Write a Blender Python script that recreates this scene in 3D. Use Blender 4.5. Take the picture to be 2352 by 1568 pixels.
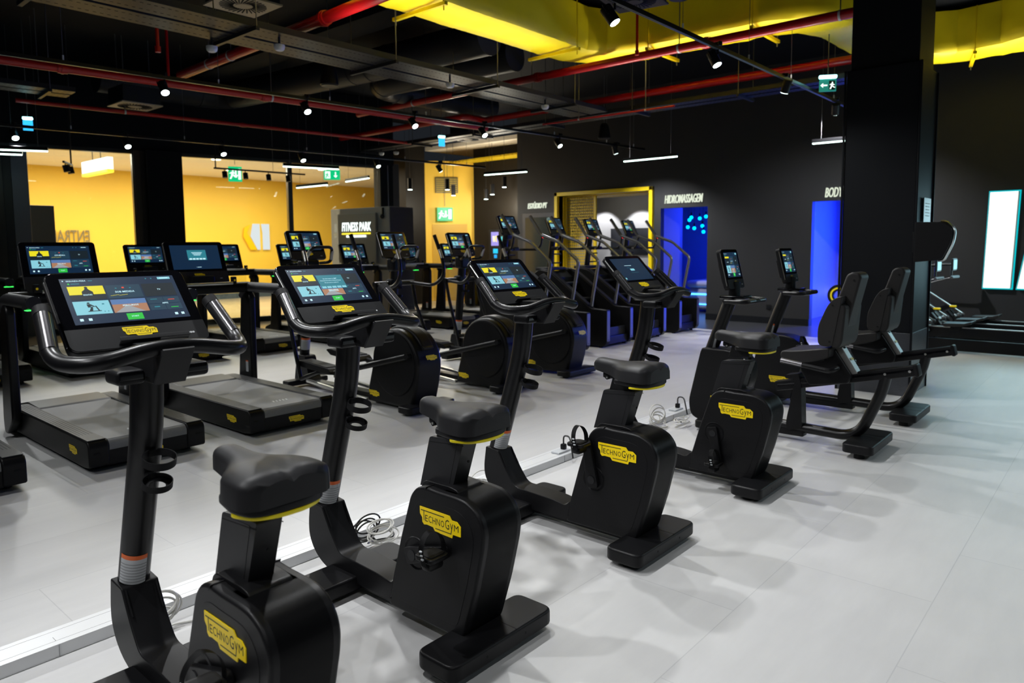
import bpy, bmesh, math, random
from mathutils import Vector, Matrix, Euler, noise
random.seed(7)
for o in list(bpy.data.objects): bpy.data.objects.remove(o)
SC = bpy.context.scene; COL = SC.collection
PI = math.pi; R = math.radians
# ------------------------------------------------------------------ camera
cam_d = bpy.data.cameras.new('camera'); cam = bpy.data.objects.new('camera', cam_d); COL.objects.link(cam)
YAW, PITCH, ROLL = R(41.11), R(5.03), R(-.48)
_h = Vector((math.cos(YAW), math.sin(YAW), 0)); _r = Vector((math.sin(YAW), -math.cos(YAW), 0)); _z = Vector((0, 0, 1))
_f = _h*math.cos(PITCH) - _z*math.sin(PITCH); _u = _h*math.sin(PITCH) + _z*math.cos(PITCH)
_r2 = _r*math.cos(ROLL) + _u*math.sin(ROLL); _u2 = -_r*math.sin(ROLL) + _u*math.cos(ROLL)
cam.matrix_world = Matrix(((_r2.x, _u2.x, -_f.x, 0), (_r2.y, _u2.y, -_f.y, 0), (_r2.z, _u2.z, -_f.z, 1.5), (0, 0, 0, 1)))
cam_d.sensor_width = 36; cam_d.lens = 1647.2/2352*36; cam_d.shift_y = -75.2/2352
cam_d.clip_start = .05; cam_d.clip_end = 100
cam_d.dof.use_dof = True; cam_d.dof.focus_distance = 3.2; cam_d.dof.aperture_fstop = 3.2
SC.camera = cam
# ------------------------------------------------------------------ world, exposure, large lights
w = bpy.data.worlds.new('world'); SC.world = w; w.use_nodes = True
w.node_tree.nodes['Background'].inputs[0].default_value = (.55, .65, .8, 1)
w.node_tree.nodes['Background'].inputs[1].default_value = .02
SC.view_settings.view_transform = 'Standard'; SC.view_settings.look = 'None'
SC.view_settings.gamma = 1; SC.view_settings.exposure = 0; SC.view_settings.use_curve_mapping = False
def area_light(name, loc, rot, sx, sy, power, col=(1, 1, 1)):
    d = bpy.data.lights.new(name, 'AREA'); d.shape = 'RECTANGLE'; d.size = sx; d.size_y = sy; d.energy = power; d.color = col
    o = bpy.data.objects.new(name, d); o.location = loc; o.rotation_euler = rot; COL.objects.link(o); return o
def spot_light(name, loc, target, power, angle, blend=.5, col=(1, 1, 1), rad=.04, parent=None):
    d = bpy.data.lights.new(name, 'SPOT'); d.energy = power; d.spot_size = R(angle); d.spot_blend = blend; d.color = col; d.shadow_soft_size = rad
    o = bpy.data.objects.new(name, d); COL.objects.link(o)
    v = Vector(target) - Vector(loc); o.rotation_euler = v.to_track_quat('-Z', 'Y').to_euler(); o.location = loc
    if parent: o.parent = parent; o.matrix_parent_inverse = parent.matrix_world.inverted()
    return o
def point_light(name, loc, power, col, rad=.1):
    d = bpy.data.lights.new(name, 'POINT'); d.energy = power; d.color = col; d.shadow_soft_size = rad
    o = bpy.data.objects.new(name, d); o.location = loc; COL.objects.link(o); return o
WHITE = (.98, .99, 1.0); WARM = (1, .86, .62); BLUE = (.02, .06, 1.0)
# mall corridor beyond the glass: downlights in its ceiling
area_light('corridor_light', (7, 17.2, 3.5), (0, 0, 0), 11, 3, 760, (1, .94, .76))
for p in ((12.6, 12.9, 2.5), (13.6, 12.3, 2.5)): point_light('lobby_lamp', p, 90, (1, .92, .74), .12)
# coloured rooms behind the back wall
area_light('massage_room_light', (15.2, 6.3, 2.6), (0, 0, 0), 2.2, 2.2, 80, BLUE)
area_light('massage_room_glow', (16.6, 6.6, 1.2), (0, R(90), 0), 2.0, 1.6, 60, BLUE)
area_light('body_room_light', (14.9, 3.4, 2.6), (0, 0, 0), 2, 1.6, 40, (.03, .10, 1.0))
area_light('body_room_glow', (16.0, 3.2, 1.3), (0, R(90), 0), 2.2, 1.6, 430, (.012, .05, 1.0))
# big glowing letters on the back wall wash the right-hand floor with cyan
area_light('letter_glow', (13.05, .9, 1.5), (0, R(90), 0), 1.5, 3.0, 34, (.45, .85, 1.0))
# the brightly lit free-weight zone to the right of the frame
area_light('weights_zone_light', (9.5, -2.6, 3.5), (R(-20), 0, 0), 6, 1.6, 260, (.80, .94, 1.0))

# added upward fill lights brighten the yellow duct; no fixtures hang there
for nm, p, sx, sy, pw in (('duct_fill', (5.6, 6.0, 3.35), 4.5, .08, 17), ('duct_fill', (8.75, 4.5, 3.35), .08, 3.0, 18), ('duct_end_fill', (11.9, 1.2, 3.3), .2, 2.5, 20)):
    area_light(nm, p, (R(180), 0, 0), sx, sy, pw, (1, .96, .88)).data.spread = R(110)
# ------------------------------------------------------------------ materials
MATS = {}
def mat(name, col, rough=.5, metal=0, spec=.5, bump=0, bscale=300, emit=None, estr=1, var=0, vscale=4, coat=0, trans=0, alpha=1):
    if name in MATS: return MATS[name]
    m = bpy.data.materials.new(name); m.use_nodes = True; nt = m.node_tree; b = nt.nodes['Principled BSDF']
    b.inputs['Base Color'].default_value = (*col, 1); b.inputs['Roughness'].default_value = rough; b.inputs['Metallic'].default_value = metal
    b.inputs['Specular IOR Level'].default_value = spec; b.inputs['Coat Weight'].default_value = coat
    if trans: b.inputs['Transmission Weight'].default_value = trans
    if emit: b.inputs['Emission Color'].default_value = (*emit, 1); b.inputs['Emission Strength'].default_value = estr
    tc = nt.nodes.new('ShaderNodeTexCoord')
    if var:
        n = nt.nodes.new('ShaderNodeTexNoise'); n.inputs['Scale'].default_value = vscale; n.inputs['Detail'].default_value = 5
        nt.links.new(tc.outputs['Object'], n.inputs['Vector'])
        mx = nt.nodes.new('ShaderNodeMix'); mx.data_type = 'RGBA'
        mx.inputs[6].default_value = (*[max(0, c*(1-var)) for c in col], 1); mx.inputs[7].default_value = (*[min(1, c*(1+var)) for c in col], 1)
        nt.links.new(n.outputs['Fac'], mx.inputs[0]); nt.links.new(mx.outputs[2], b.inputs['Base Color'])
    if bump:
        n2 = nt.nodes.new('ShaderNodeTexNoise'); n2.inputs['Scale'].default_value = bscale; n2.inputs['Detail'].default_value = 2
        nt.links.new(tc.outputs['Object'], n2.inputs['Vector'])
        bp = nt.nodes.new('ShaderNodeBump'); bp.inputs['Strength'].default_value = bump; bp.inputs['Distance'].default_value = .002
        nt.links.new(n2.outputs['Fac'], bp.inputs['Height']); nt.links.new(bp.outputs['Normal'], b.inputs['Normal'])
    MATS[name] = m; return m
def glow(name, col, s): return mat(name, (0, 0, 0), .4, emit=col, estr=s)
PL = mat('black_plastic', (.0075, .0075, .0085), .40, spec=.2, bump=.06, bscale=900)
PG = mat('charcoal_plastic', (.017, .0172, .019), .42, spec=.25, bump=.06, bscale=900)
TB = mat('black_tube', (.0065, .0065, .0075), .32, spec=.3, bump=.03, bscale=700)
GL = mat('gloss_black', (.003, .003, .004), .08)
SEN = mat('sensor_steel', (.42, .41, .43), .24, 1)
GR = mat('grip_grey', (.05, .05, .055), .5, bump=.05, bscale=800)
RB = mat('rubber', (.007, .007, .008), .6, spec=.2, bump=.1, bscale=500)
SD = mat('saddle_vinyl', (.016, .016, .0175), .46, spec=.22, bump=.08, bscale=1200)
PAD = mat('pad_vinyl', (.022, .021, .021), .48, spec=.25, bump=.06, bscale=900)
CH = mat('chrome', (.75, .74, .76), .14, 1)
ST = mat('brushed_steel', (.62, .62, .6), .32, 1, bump=.02, bscale=500)
ALU = mat('white_aluminium', (.72, .73, .74), .38, .15, var=.03, vscale=9)
YB = mat('badge_yellow', (1.0, .74, .0), .4, emit=(.95, .70, 0), estr=0)
SAT = mat('satin_black_rail', (.20, .20, .205), .27, .7)
PLATE = mat('brushed_plate', (.36, .36, .35), .42, 1)
PANEL = mat('satin_end_panel', (.16, .16, .17), .35, .6)
INK = mat('badge_ink', (.012, .01, .008), .5)
YS = mat('saddle_yellow', (.9, .75, .01), .35)
ORG = mat('label_orange', (.85, .16, .03), .5)
LBL = mat('label_white', (.55, .57, .59), .5)
LTX = mat('label_print', (.30, .31, .32), .6)
BELT = mat('running_belt', (.19, .192, .197), .62, bump=.35, bscale=420, var=.55, vscale=520)
RAIL = mat('ribbed_side_rail', (.03, .031, .032), .5, spec=.3, bump=.05, bscale=400)
STR = mat('console_strip', (.022, .0225, .024), .40, .2, spec=.3, bump=.08, bscale=1200)
LEDGE = mat('console_ledge', (.02, .02, .022), .35)
WIRE_W = mat('white_cable_skin', (.68, .67, .63), .45)
WIRE_B = mat('black_cable_skin', (.02, .02, .02), .4)
STEELW = mat('thin_steel_wire', (.18, .18, .19), .4, .8)
PIPE = mat('red_pipe_paint', (.42, .006, .008), .3, var=.15, vscale=3)
CEILD = mat('black_ceiling_paint', (.004, .005, .008), .7, spec=.12, var=.3, vscale=2)
DUCTB = mat('black_duct_paint', (.014, .016, .022), .45, spec=.25, var=.2, vscale=3)
TRAYM = mat('black_tray_steel', (.013, .0145, .019), .45, spec=.3, var=.3, vscale=60)
DUCTY = mat('yellow_duct_wrap', (.97, .72, .004), .55, bump=.5, bscale=9, var=.12, vscale=3)
# screen colours
S_BG = glow('screen_navy', (.006, .022, .055), 1.0)
S_TILE = glow('screen_tile', (.016, .05, .085), 1.0)
S_YEL = glow('screen_yellow', (.85, .75, .02), 1.0)
S_SKYB = glow('screen_sky', (.10, .20, .42), 1.0)
S_ICE = glow('screen_ice', (.25, .62, .72), 1.0)
S_ROAD = glow('screen_road', (.42, .21, .12), 1.0)
S_GREY = glow('screen_road_grey', (.34, .36, .38), 1.0)
S_GRN = glow('screen_green', (.03, .55, .06), 1.0)
S_TXT = glow('screen_text', (.55, .85, .95), 1.2)
S_DRK = glow('screen_dark', (.01, .018, .025), 1.0)
S_TEAL = glow('screen_teal', (.03, .22, .28), 1.0)
S_RED = glow('screen_red', (.8, .08, .04), 1.0)
LAMP = glow('lamp_white', (.80, 1.0, .97), 14)
TUBE = glow('tube_white', (.72, 1.0, .88), 6)
LED_G = glow('led_green', (.05, 1.0, .12), 2.2)
LED_R = glow('led_red', (1, .03, .03), 2)

# ------------------------------------------------------------------ mesh helpers
class B:
    """collects shapes into one mesh with several materials"""
    def __init__(s): s.bm = bmesh.new(); s.ms = []
    def mi(s, m):
        if m not in s.ms: s.ms.append(m)
        return s.ms.index(m)
    def add(s, bm, m, M=None, smooth=True):
        if M is not None: bmesh.ops.transform(bm, matrix=M, verts=bm.verts)
        i = s.mi(m)
        for f in bm.faces: f.material_index = i; f.smooth = smooth
        t = bpy.data.meshes.new('t'); bm.to_mesh(t); bm.free(); s.bm.from_mesh(t); bpy.data.meshes.remove(t); return s
    def box(s, c, d, m, bev=0, seg=2, M=None, rot=None):
        bm = bmesh.new(); bmesh.ops.create_cube(bm, size=1)
        bmesh.ops.scale(bm, vec=d, verts=bm.verts)
        if bev: bmesh.ops.bevel(bm, geom=bm.edges[:], offset=min(bev, min(d)*.49), segments=seg, profile=.5, affect='EDGES')
        T = Matrix.Translation(c)
        if rot: T = T @ Euler(rot).to_matrix().to_4x4()
        return s.add(bm, m, T if M is None else M @ T)
    def prism(s, pts, a, b, m, axis='x', bev=0, seg=3, M=None, taper=None):
        """polygon extruded from a to b; axis x: pts are (y,z); y: (x,z); z: (x,y)"""
        bm = bmesh.new()
        def mk(p, t): return (t, p[0], p[1]) if axis == 'x' else ((p[0], t, p[1]) if axis == 'y' else (p[0], p[1], t))
        v0 = [bm.verts.new(mk(p, a)) for p in pts]; v1 = [bm.verts.new(mk(p, b)) for p in (taper or pts)]
        bm.faces.new(v0); bm.faces.new(list(reversed(v1))); n = len(pts)
        for i in range(n): bm.faces.new((v0[(i+1) % n], v0[i], v1[i], v1[(i+1) % n]))
        bmesh.ops.recalc_face_normals(bm, faces=bm.faces)
        if bev:
            es = [e for e in bm.edges if all(v in v0 for v in e.verts) or all(v in v1 for v in e.verts)]
            bmesh.ops.bevel(bm, geom=es, offset=bev, segments=seg, profile=.5, affect='EDGES', clamp_overlap=True)
        return s.add(bm, m, M)
    def tube(s, path, r, m, seg=10, closed=False, M=None, flat=None, cap=True):
        """swept round (or flat=(rx,ry)) section; r number or list"""
        P = [Vector(p) for p in path]; n = len(P); bm = bmesh.new(); rings = []
        tan = []
        for i in range(n):
            a = P[(i-1) % n] if (closed or i > 0) else P[i]; b = P[(i+1) % n] if (closed or i < n-1) else P[i]
            tan.append((b-a).normalized())
        up = Vector((0, 0, 1)) if abs(tan[0].z) < .9 else Vector((0, 1, 0))
        nx = tan[0].cross(up).normalized()
        for i in range(n):
            nx = (nx - tan[i]*nx.dot(tan[i])).normalized(); ny = tan[i].cross(nx)
            rr = r[i] if isinstance(r, (list, tuple)) else r
            fx, fy = flat or (1, 1)
            rings.append([bm.verts.new(P[i] + nx*math.cos(2*PI*k/seg)*rr*fx + ny*math.sin(2*PI*k/seg)*rr*fy) for k in range(seg)])
        for i in range(n if closed else n-1):
            A, C = rings[i], rings[(i+1) % n]
            for k in range(seg): bm.faces.new((A[k], A[(k+1) % seg], C[(k+1) % seg], C[k]))
        if cap and not closed: bm.faces.new(list(reversed(rings[0]))); bm.faces.new(rings[-1])
        bmesh.ops.recalc_face_normals(bm, faces=bm.faces)
        return s.add(bm, m, M)
    def cyl(s, p0, p1, r, m, seg=20, r2=None, M=None, bev=0):
        p0, p1 = Vector(p0), Vector(p1); d = p1-p0
        bm = bmesh.new(); bmesh.ops.create_cone(bm, cap_ends=True, segments=seg, radius1=r, radius2=r if r2 is None else r2, depth=d.length)
        if bev:
            es = [e for e in bm.edges if abs(e.verts[0].co.z - e.verts[1].co.z) < 1e-6]
            bmesh.ops.bevel(bm, geom=es, offset=bev, segments=2, profile=.5, affect='EDGES')
        T = Matrix.Translation((p0+p1)/2) @ d.to_track_quat('Z', 'Y').to_matrix().to_4x4()
        return s.add(bm, m, T if M is None else M @ T)
    def sphere(s, c, r, m, sc=(1, 1, 1), seg=14, M=None):
        bm = bmesh.new(); bmesh.ops.create_uvsphere(bm, u_segments=seg, v_segments=seg//2+2, radius=r)
        T = Matrix.Translation(c) @ Matrix.Diagonal((*sc, 1))
        return s.add(bm, m, T if M is None else M @ T)
    def lathe(s, prof, m, seg=24, M=None):
        bm = bmesh.new(); rs = [[bm.verts.new((r*math.cos(2*PI*k/seg), r*math.sin(2*PI*k/seg), z)) for k in range(seg)] for r, z in prof]
        for i in range(len(rs)-1):
            for k in range(seg): bm.faces.new((rs[i][k], rs[i][(k+1) % seg], rs[i+1][(k+1) % seg], rs[i+1][k]))
        bmesh.ops.recalc_face_normals(bm, faces=bm.faces)
        return s.add(bm, m, M)
    def quad(s, x0, y0, x1, y1, z, m, M=None):
        bm = bmesh.new(); bm.faces.new([bm.verts.new(p) for p in ((x0, y0, z), (x1, y0, z), (x1, y1, z), (x0, y1, z))])
        return s.add(bm, m, M, False)
    def poly(s, pts, z, m, M=None):
        bm = bmesh.new(); bm.faces.new([bm.verts.new((p[0], p[1], z)) for p in pts])
        return s.add(bm, m, M, False)
    def text(s, body, x0, y0, x1, y1, z, m, M=None, shear=0, bold=0, ext=0, res=2, keep=False):
        """lettering fitted into a box (keep: keep the font's own proportions, height y1-y0, centred)"""
        k = (body, shear, bold, res)
        if k not in TXT:
            c = bpy.data.curves.new('t', 'FONT'); c.body = body; c.shear = shear; c.offset = bold; c.resolution_u = res; c.fill_mode = 'FRONT'
            o = bpy.data.objects.new('t', c); COL.objects.link(o); bpy.context.view_layer.update()
            me = bpy.data.meshes.new_from_object(o.evaluated_get(bpy.context.evaluated_depsgraph_get()))
            bpy.data.objects.remove(o); bpy.data.curves.remove(c); TXT[k] = me
        bm = bmesh.new(); bm.from_mesh(TXT[k]); bmesh.ops.remove_doubles(bm, verts=bm.verts, dist=1e-5)
        xs = [v.co.x for v in bm.verts]; ys = [v.co.y for v in bm.verts]; a, b, c_, d = min(xs), max(xs), min(ys), max(ys)
        sx, sy = (x1-x0)/(b-a), (y1-y0)/(d-c_)
        if keep: sx = min(sx, sy); sy = sx
        cx, cy = (x0+x1)/2, (y0+y1)/2
        for v in bm.verts: v.co = (cx+(v.co.x-(a+b)/2)*sx, cy+(v.co.y-(c_+d)/2)*sy, z)
        if ext:
            g = bmesh.ops.extrude_face_region(bm, geom=bm.faces[:])
            bmesh.ops.translate(bm, vec=(0, 0, -ext), verts=[e for e in g['geom'] if isinstance(e, bmesh.types.BMVert)])
            bmesh.ops.recalc_face_normals(bm, faces=bm.faces)
        return s.add(bm, m, M, False)
    def done(s, name, parent=None, loc=None, rot=None, wn=True, **kw):
        for e in s.bm.edges:
            if len(e.link_faces) == 2 and e.calc_face_angle(0) > R(38): e.smooth = False
        me = bpy.data.meshes.new(name); s.bm.to_mesh(me); s.bm.free()
        for m in s.ms: me.materials.append(m)
        o = bpy.data.objects.new(name, me); COL.objects.link(o)
        if loc: o.location = loc
        if rot: o.rotation_euler = rot
        if parent: o.parent = parent
        if wn:
            md = o.modifiers.new('wn', 'WEIGHTED_NORMAL'); md.keep_sharp = True
        for k, v in kw.items(): o[k] = v
        return o
TXT = {}
def fillet(pts, r, n=5):
    """round the corners of a polyline"""
    P = [Vector(p) for p in pts]; out = [P[0]]
    for i in range(1, len(P)-1):
        a, b, c = P[i-1], P[i], P[i+1]; rr = r[i] if isinstance(r, (list, tuple)) else r
        u, v = (a-b), (c-b); d = min(rr, u.length*.48, v.length*.48); p, q = b+u.normalized()*d, b+v.normalized()*d
        for k in range(n+1):
            t = k/n; out.append(p*(1-t)**2 + b*2*t*(1-t) + q*t*t)
    out.append(P[-1]); return out
def round_poly(pts, r, n=5):
    P = [Vector((p[0], p[1], 0)) for p in pts]; out = []; N = len(P)
    for i in range(N):
        a, b, c = P[i-1], P[i], P[(i+1) % N]; rr = r[i] if isinstance(r, (list, tuple)) else r
        u, v = a-b, c-b; d = min(rr, u.length*.48, v.length*.48)
        if d < 1e-4: out.append((b.x, b.y)); continue
        p, q = b+u.normalized()*d, b+v.normalized()*d
        for k in range(n+1):
            t = k/n; w_ = p*(1-t)**2 + b*2*t*(1-t) + q*t*t; out.append((w_.x, w_.y))
    return out
def rect(x0, y0, x1, y1): return [(x0, y0), (x1, y0), (x1, y1), (x0, y1)]
def thing(name, label, cat, loc=(0, 0, 0), rz=0, group=None):
    o = bpy.data.objects.new(name, None); COL.objects.link(o); o.empty_display_size = .1
    o.location = loc; o.rotation_euler = (0, 0, rz); o['label'] = label; o['category'] = cat
    if group: o['group'] = group
    return o
def tag(o, label, cat, group=None):
    o['label'] = label; o['category'] = cat
    if group: o['group'] = group
    return o
def struct(o): o['kind'] = 'structure'; return o
def dup(o, parent=None):
    c = o.copy(); COL.objects.link(c)
    if parent: c.parent = parent
    for ch in o.children:
        if ch.type != 'LIGHT': dup(ch, c)
    return c
def dup_at(o, loc, label, rz=None):
    c = dup(o); c.location = loc; c['label'] = label
    if rz is not None: c.rotation_euler.z = rz
    return c
def kid(o, name):
    return [c for c in o.children if c.name.split('.')[0] == name]
SIDE = Matrix(((0, 0, -1, 0), (-1, 0, 0, 0), (0, 1, 0, 0), (0, 0, 0, 1)))       # panel x -> -Y, y -> Z, facing -X
BACK = Matrix(((1, 0, 0, 0), (0, 0, -1, 0), (0, 1, 0, 0), (0, 0, 0, 1)))        # panel x -> X, y -> Z, facing -Y
# ------------------------------------------------------------------ shared parts
def badge(parent, wd, loc, M3=None, squeeze=1, name='logo_badge'):
    """yellow maker's badge with its lettering, wd wide"""
    b = B(); P = [(0, .184), (.735, .184), (.79, .118), (.91, .12), (1, .053), (.995, -.117), (.816, -.119), (.794, -.184), (.38, -.176), (.329, -.113), (.177, -.105), (.103, -.12), (.061, -.08), (.058, -.003), (.003, .056)]
    S = Matrix.Diagonal((wd*squeeze, wd, wd, 1)) @ Matrix.Translation((-.5, 0, 0))
    M = (M3 or Matrix.Identity(4)) @ S
    b.prism(list(reversed(P)), 0, .012, YB, 'z', M=M)
    z = .0135
    b.quad(.03, .122, .61, .138, z, INK, M); b.quad(.098, -.045, .114, .125, z, INK, M)
    b.text('E', .138, -.05, .205, .062, z, INK, M); b.text('C', .222, -.052, .298, .064, z, INK, M); b.text('H', .32, -.05, .398, .062, z, INK, M)
    b.text('N', .42, -.05, .505, .062, z, INK, M); b.text('O', .528, -.052, .61, .064, z, INK, M); b.text('G', .632, -.06, .73, .105, z, INK, M)
    b.poly([(.748, .06), (.764, .06), (.79, -.01), (.806, .06), (.822, .06), (.775, -.125), (.39, -.125), (.39, -.11), (.762, -.11), (.782, -.04)], z, INK, M)
    b.text('M', .845, -.05, .95, .062, z, INK, M)
    return b.done(name, parent, loc, wn=False)
def screen_menu(b, x0, y0, x1, y1, z, popup=False, blank=False, tall=False):
    W, H = x1-x0, y1-y0
    def q(a, c, d, e, m, dz=.0003): b.quad(x0+a*W, y0+c*H, x0+d*W, y0+e*H, z+dz, m)
    def t(s, a, c, d, e, m=S_TXT, dz=.0012): b.text(s, x0+a*W, y0+c*H, x0+d*W, y0+e*H, z+dz, m, keep=True, bold=.01)
    def p(pts, m, dz): b.poly([(x0+u*W, y0+v*H) for u, v in pts], z+dz, m)
    q(0, 0, 1, 1, S_BG, 0)
    if blank:
        if blank == 2:
            q(.33, .38, .72, .80, S_TEAL); q(.345, .56, .705, .79, S_TEAL, .0005)
            for i in range(3): q(.42+.02*i, .68-.05*i, .64-.02*i, .70-.05*i, S_TXT, .0008)
            for i in range(5): q(.355+.07*i, .40, .41+.07*i, .455, S_TXT, .0008)
            q(.47, .07, .475, .095, S_TXT); q(.49, .075, .57, .09, S_TXT)
        else:
            q(.32, .66, .56, .675, S_TXT); q(.36, .56, .44, .572, S_TEAL); q(.43, .43, .57, .52, S_ICE); q(.40, .34, .66, .347, S_TEAL); q(.05, .05, .09, .12, S_ICE)
        return
    q(.02, .94, .03, .96, S_TXT)
    t('SEGUNDA-FEIRA', .05, .925, .21, .955); q(.23, .932, .265, .948, S_TEAL)
    q(.055, .865, .07, .895, S_GRN); q(.08, .872, .15, .888, S_TEAL)
    q(.73, .93, .742, .955, S_TEAL); q(.78, .93, .792, .955, S_TEAL)
    if tall: q(.86, .9, .97, .97, S_ICE)
    else: q(.845, .915, .965, .97, S_ICE if popup or random.random() < .5 else S_TILE); q(.865, .935, .945, .95, S_TXT, .0006)
    ya, yb, yc, yd = (.52, .82, .20, .49) if not tall else (.50, .83, .17, .47)
    q(.04, ya, .335, yb, S_DRK); q(.04, ya+(yb-ya)*(.38 if not tall else .80), .335, yb, S_YEL, .0006)
    if not tall:   # seated figure silhouette in the first tile
        p([(.14, ya+.10), (.145, ya+.18), (.17, ya+.22), (.178, ya+.25), (.20, ya+.25), (.208, ya+.22), (.235, ya+.17), (.235, ya+.10)], S_DRK, .0009)
        p([(.178, ya+.25), (.174, ya+.275), (.189, ya+.292), (.204, ya+.275), (.20, ya+.25)], S_DRK, .0009)
    t('SESSÕES', .10, ya+.09, .27, ya+.125, dz=.0013)
    q(.35, ya, .655, yb, S_TILE); q(.49, ya+.22, .51, ya+.25, S_RED, .0006); q(.43, ya+.215, .445, ya+.235, S_TEAL, .0006); q(.555, ya+.215, .57, ya+.235, S_TEAL, .0006)
    t('SOB MEDIDA', .42, ya+.12, .59, ya+.16)
    for i in range(6): q(.37+.025*i, ya+.06+.006*(i % 3), .395+.025*i, ya+.066+.006*(i % 3), S_YEL, .0006)
    q(.67, ya, .965, yb, S_DRK); t('TV', .79, ya+.135, .84, ya+.17)
    q(.04, yc, .335, yd, S_ICE)   # person on a machine, as a small silhouette
    for pts in ([(.14, yc+.06), (.25, yc+.06), (.25, yc+.075), (.14, yc+.075)], [(.15, yc+.07), (.175, yc+.16), (.19, yc+.16), (.18, yc+.07)], [(.15, yc+.15), (.145, yc+.22), (.175, yc+.225), (.21, yc+.165), (.2, yc+.155), (.172, yc+.185), (.18, yc+.15)], [(.225, yc+.07), (.208, yc+.18), (.219, yc+.18), (.238, yc+.07)], [(.15, yc+.23), (.152, yc+.255), (.165, yc+.262), (.175, yc+.25), (.17, yc+.228)]): p(pts, S_DRK, .0007)
    q(.27, yc+.20, .29, yc+.225, S_TEAL, .0006); q(.27, yc+.04, .278, yc+.06, S_TEAL, .0006); q(.30, yc+.04, .308, yc+.06, S_TEAL, .0006)
    q(.35, yc, .655, yd, S_ROAD); q(.35, yc+(yd-yc)*.62, .655, yd, S_SKYB, .0006)
    p([(.36, yc), (.62, yc), (.49, yc+.15), (.47, yc+.15)], S_GREY, .0007)
    t('PERCURSOS', .43, yc+.13, .585, yc+.165)
    for u, v in ((0, .15), (.15, .15), (0, 0), (.15, 0)): q(.67+u, yc+v, .815+u, yc+v+.14, S_TILE)
    q(.70, yc+.24, .76, yc+.255, S_TEAL, .0007); q(.86, yc+.22, .92, yc+.235, S_RED, .0007); q(.71, yc+.06, .76, yc+.085, S_TEAL, .0007); q(.86, yc+.04, .93, yc+.055, S_GRN, .0007)
    t('APPS', .79, yc+.13, .85, yc+.165)
    q(.44, .03, .58, .17, S_GRN); t('START', .475, .085, .545, .115)
    for u in (.05, .12, .87, .93): q(u, .07, u+.028, .12, S_TXT)
    if popup:
        q(.36, .39, .73, .79, S_TEAL, .0016)
        t('Set time zone to GMT', .44, .66, .64, .70, dz=.002); t('Detected time zone is Atlantic/Canary', .39, .60, .69, .64, dz=.002); t('Do you want to update it?', .44, .54, .64, .58, dz=.002)
        for i in range(5): q(.37+.072*i, .395, .43+.072*i, .455, S_ICE, .002)
        t('OUTDOORS', .43, yc+.10, .585, yc+.135, dz=.002)
def console(parent, loc, tilt, W, H, D=.035, scr=None, kind='menu', strip=.27, bw=.10, ledge=True, tall=False, rc=.03, hole=None):
    """screen unit: housing > screen, logo_badge, tablet_ledge; built in its own panel plane (x right, y up, z out)"""
    b = B(); hw, hh = W/2, H/2
    prof = round_poly(rect(-hw, -hh, hw, hh), rc)
    b.prism(prof, -D, -.004, PL, 'z', bev=.006); b.prism(round_poly(rect(-hw+.002, -hh+.002, hw-.002, hh-.002), rc), -.006, 0, GL, 'z', bev=.002)
    sy = -hh + H*strip
    b.prism(round_poly(rect(-hw+.003, -hh+.003, hw-.003, sy), [rc, rc, .001, .001]), -.001, .0012, STR, 'z')
    b.tube([(-hw+.001, -hh+.03, -.012), (-hw+.001, hh-.03, -.012)], .0035, ST, 6); b.tube([(hw-.001, -hh+.03, -.012), (hw-.001, hh-.03, -.012)], .0035, ST, 6)
    c = (.36*W, -hh+H*strip*.42)
    for u in (-.008, 0, .008): b.cyl((c[0]+u, c[1], .001), (c[0]+u, c[1], .002), .004, LBL, 8)
    # back mount
    b.box((0, -.02, -D-.02), (W*.5, H*.55, .045), PL, .015)
    con = b.done('console', parent, loc, (tilt, 0, 0))
    s = B(); mx = W*.09 if not tall else W*.10
    screen_menu(s, -hw+mx, sy+H*.055, hw-mx, hh-H*.085, .0005, kind == 'popup', {'blank': 1, 'update': 2}.get(kind, False), tall)
    s.done('screen', con, wn=False)
    badge(con, bw, (0, sy-H*strip*.30, .0012), squeeze=1 if not tall else .8)
    if ledge:
        l = B(); l.box((.03, -hh+H*.045, .011), (W*.50, .006, .026), LEDGE, .002); l.box((.03, -hh+H*.058, .0235), (W*.50, .016, .004), STR, .0015); l.done('tablet_ledge', con)
    return con
def spec_label(parent, pts, r, ang0, ang1, h, name='safety_label'):
    """curved sticker on a round post: pts axis bottom->top"""
    b = B(); a, c = Vector(pts[0]), Vector(pts[1]); ax = (c-a).normalized()
    u = Vector((1, 0, 0)); v = ax.cross(u).normalized()
    def strip(t0, t1, m, e=0):
        bm = bmesh.new(); n = 8; L = []
        for k in range(n+1):
            an = ang0+(ang1-ang0)*k/n; d = u*math.cos(an)+v*math.sin(an)
            L.append((bm.verts.new(a+ax*t0+d*(r+e)), bm.verts.new(a+ax*t1+d*(r+e))))
        for k in range(n): bm.faces.new((L[k][0], L[k+1][0], L[k+1][1], L[k][1]))
        b.add(bm, m)
    strip(0, h*.85, LBL); strip(h*.85, h, ORG)
    for i in range(7): 
        bm_t = .07+i*.1
        strip(h*bm_t, h*(bm_t+.035), LTX, .0004)
    return b.done(name, parent, wn=False)
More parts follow.
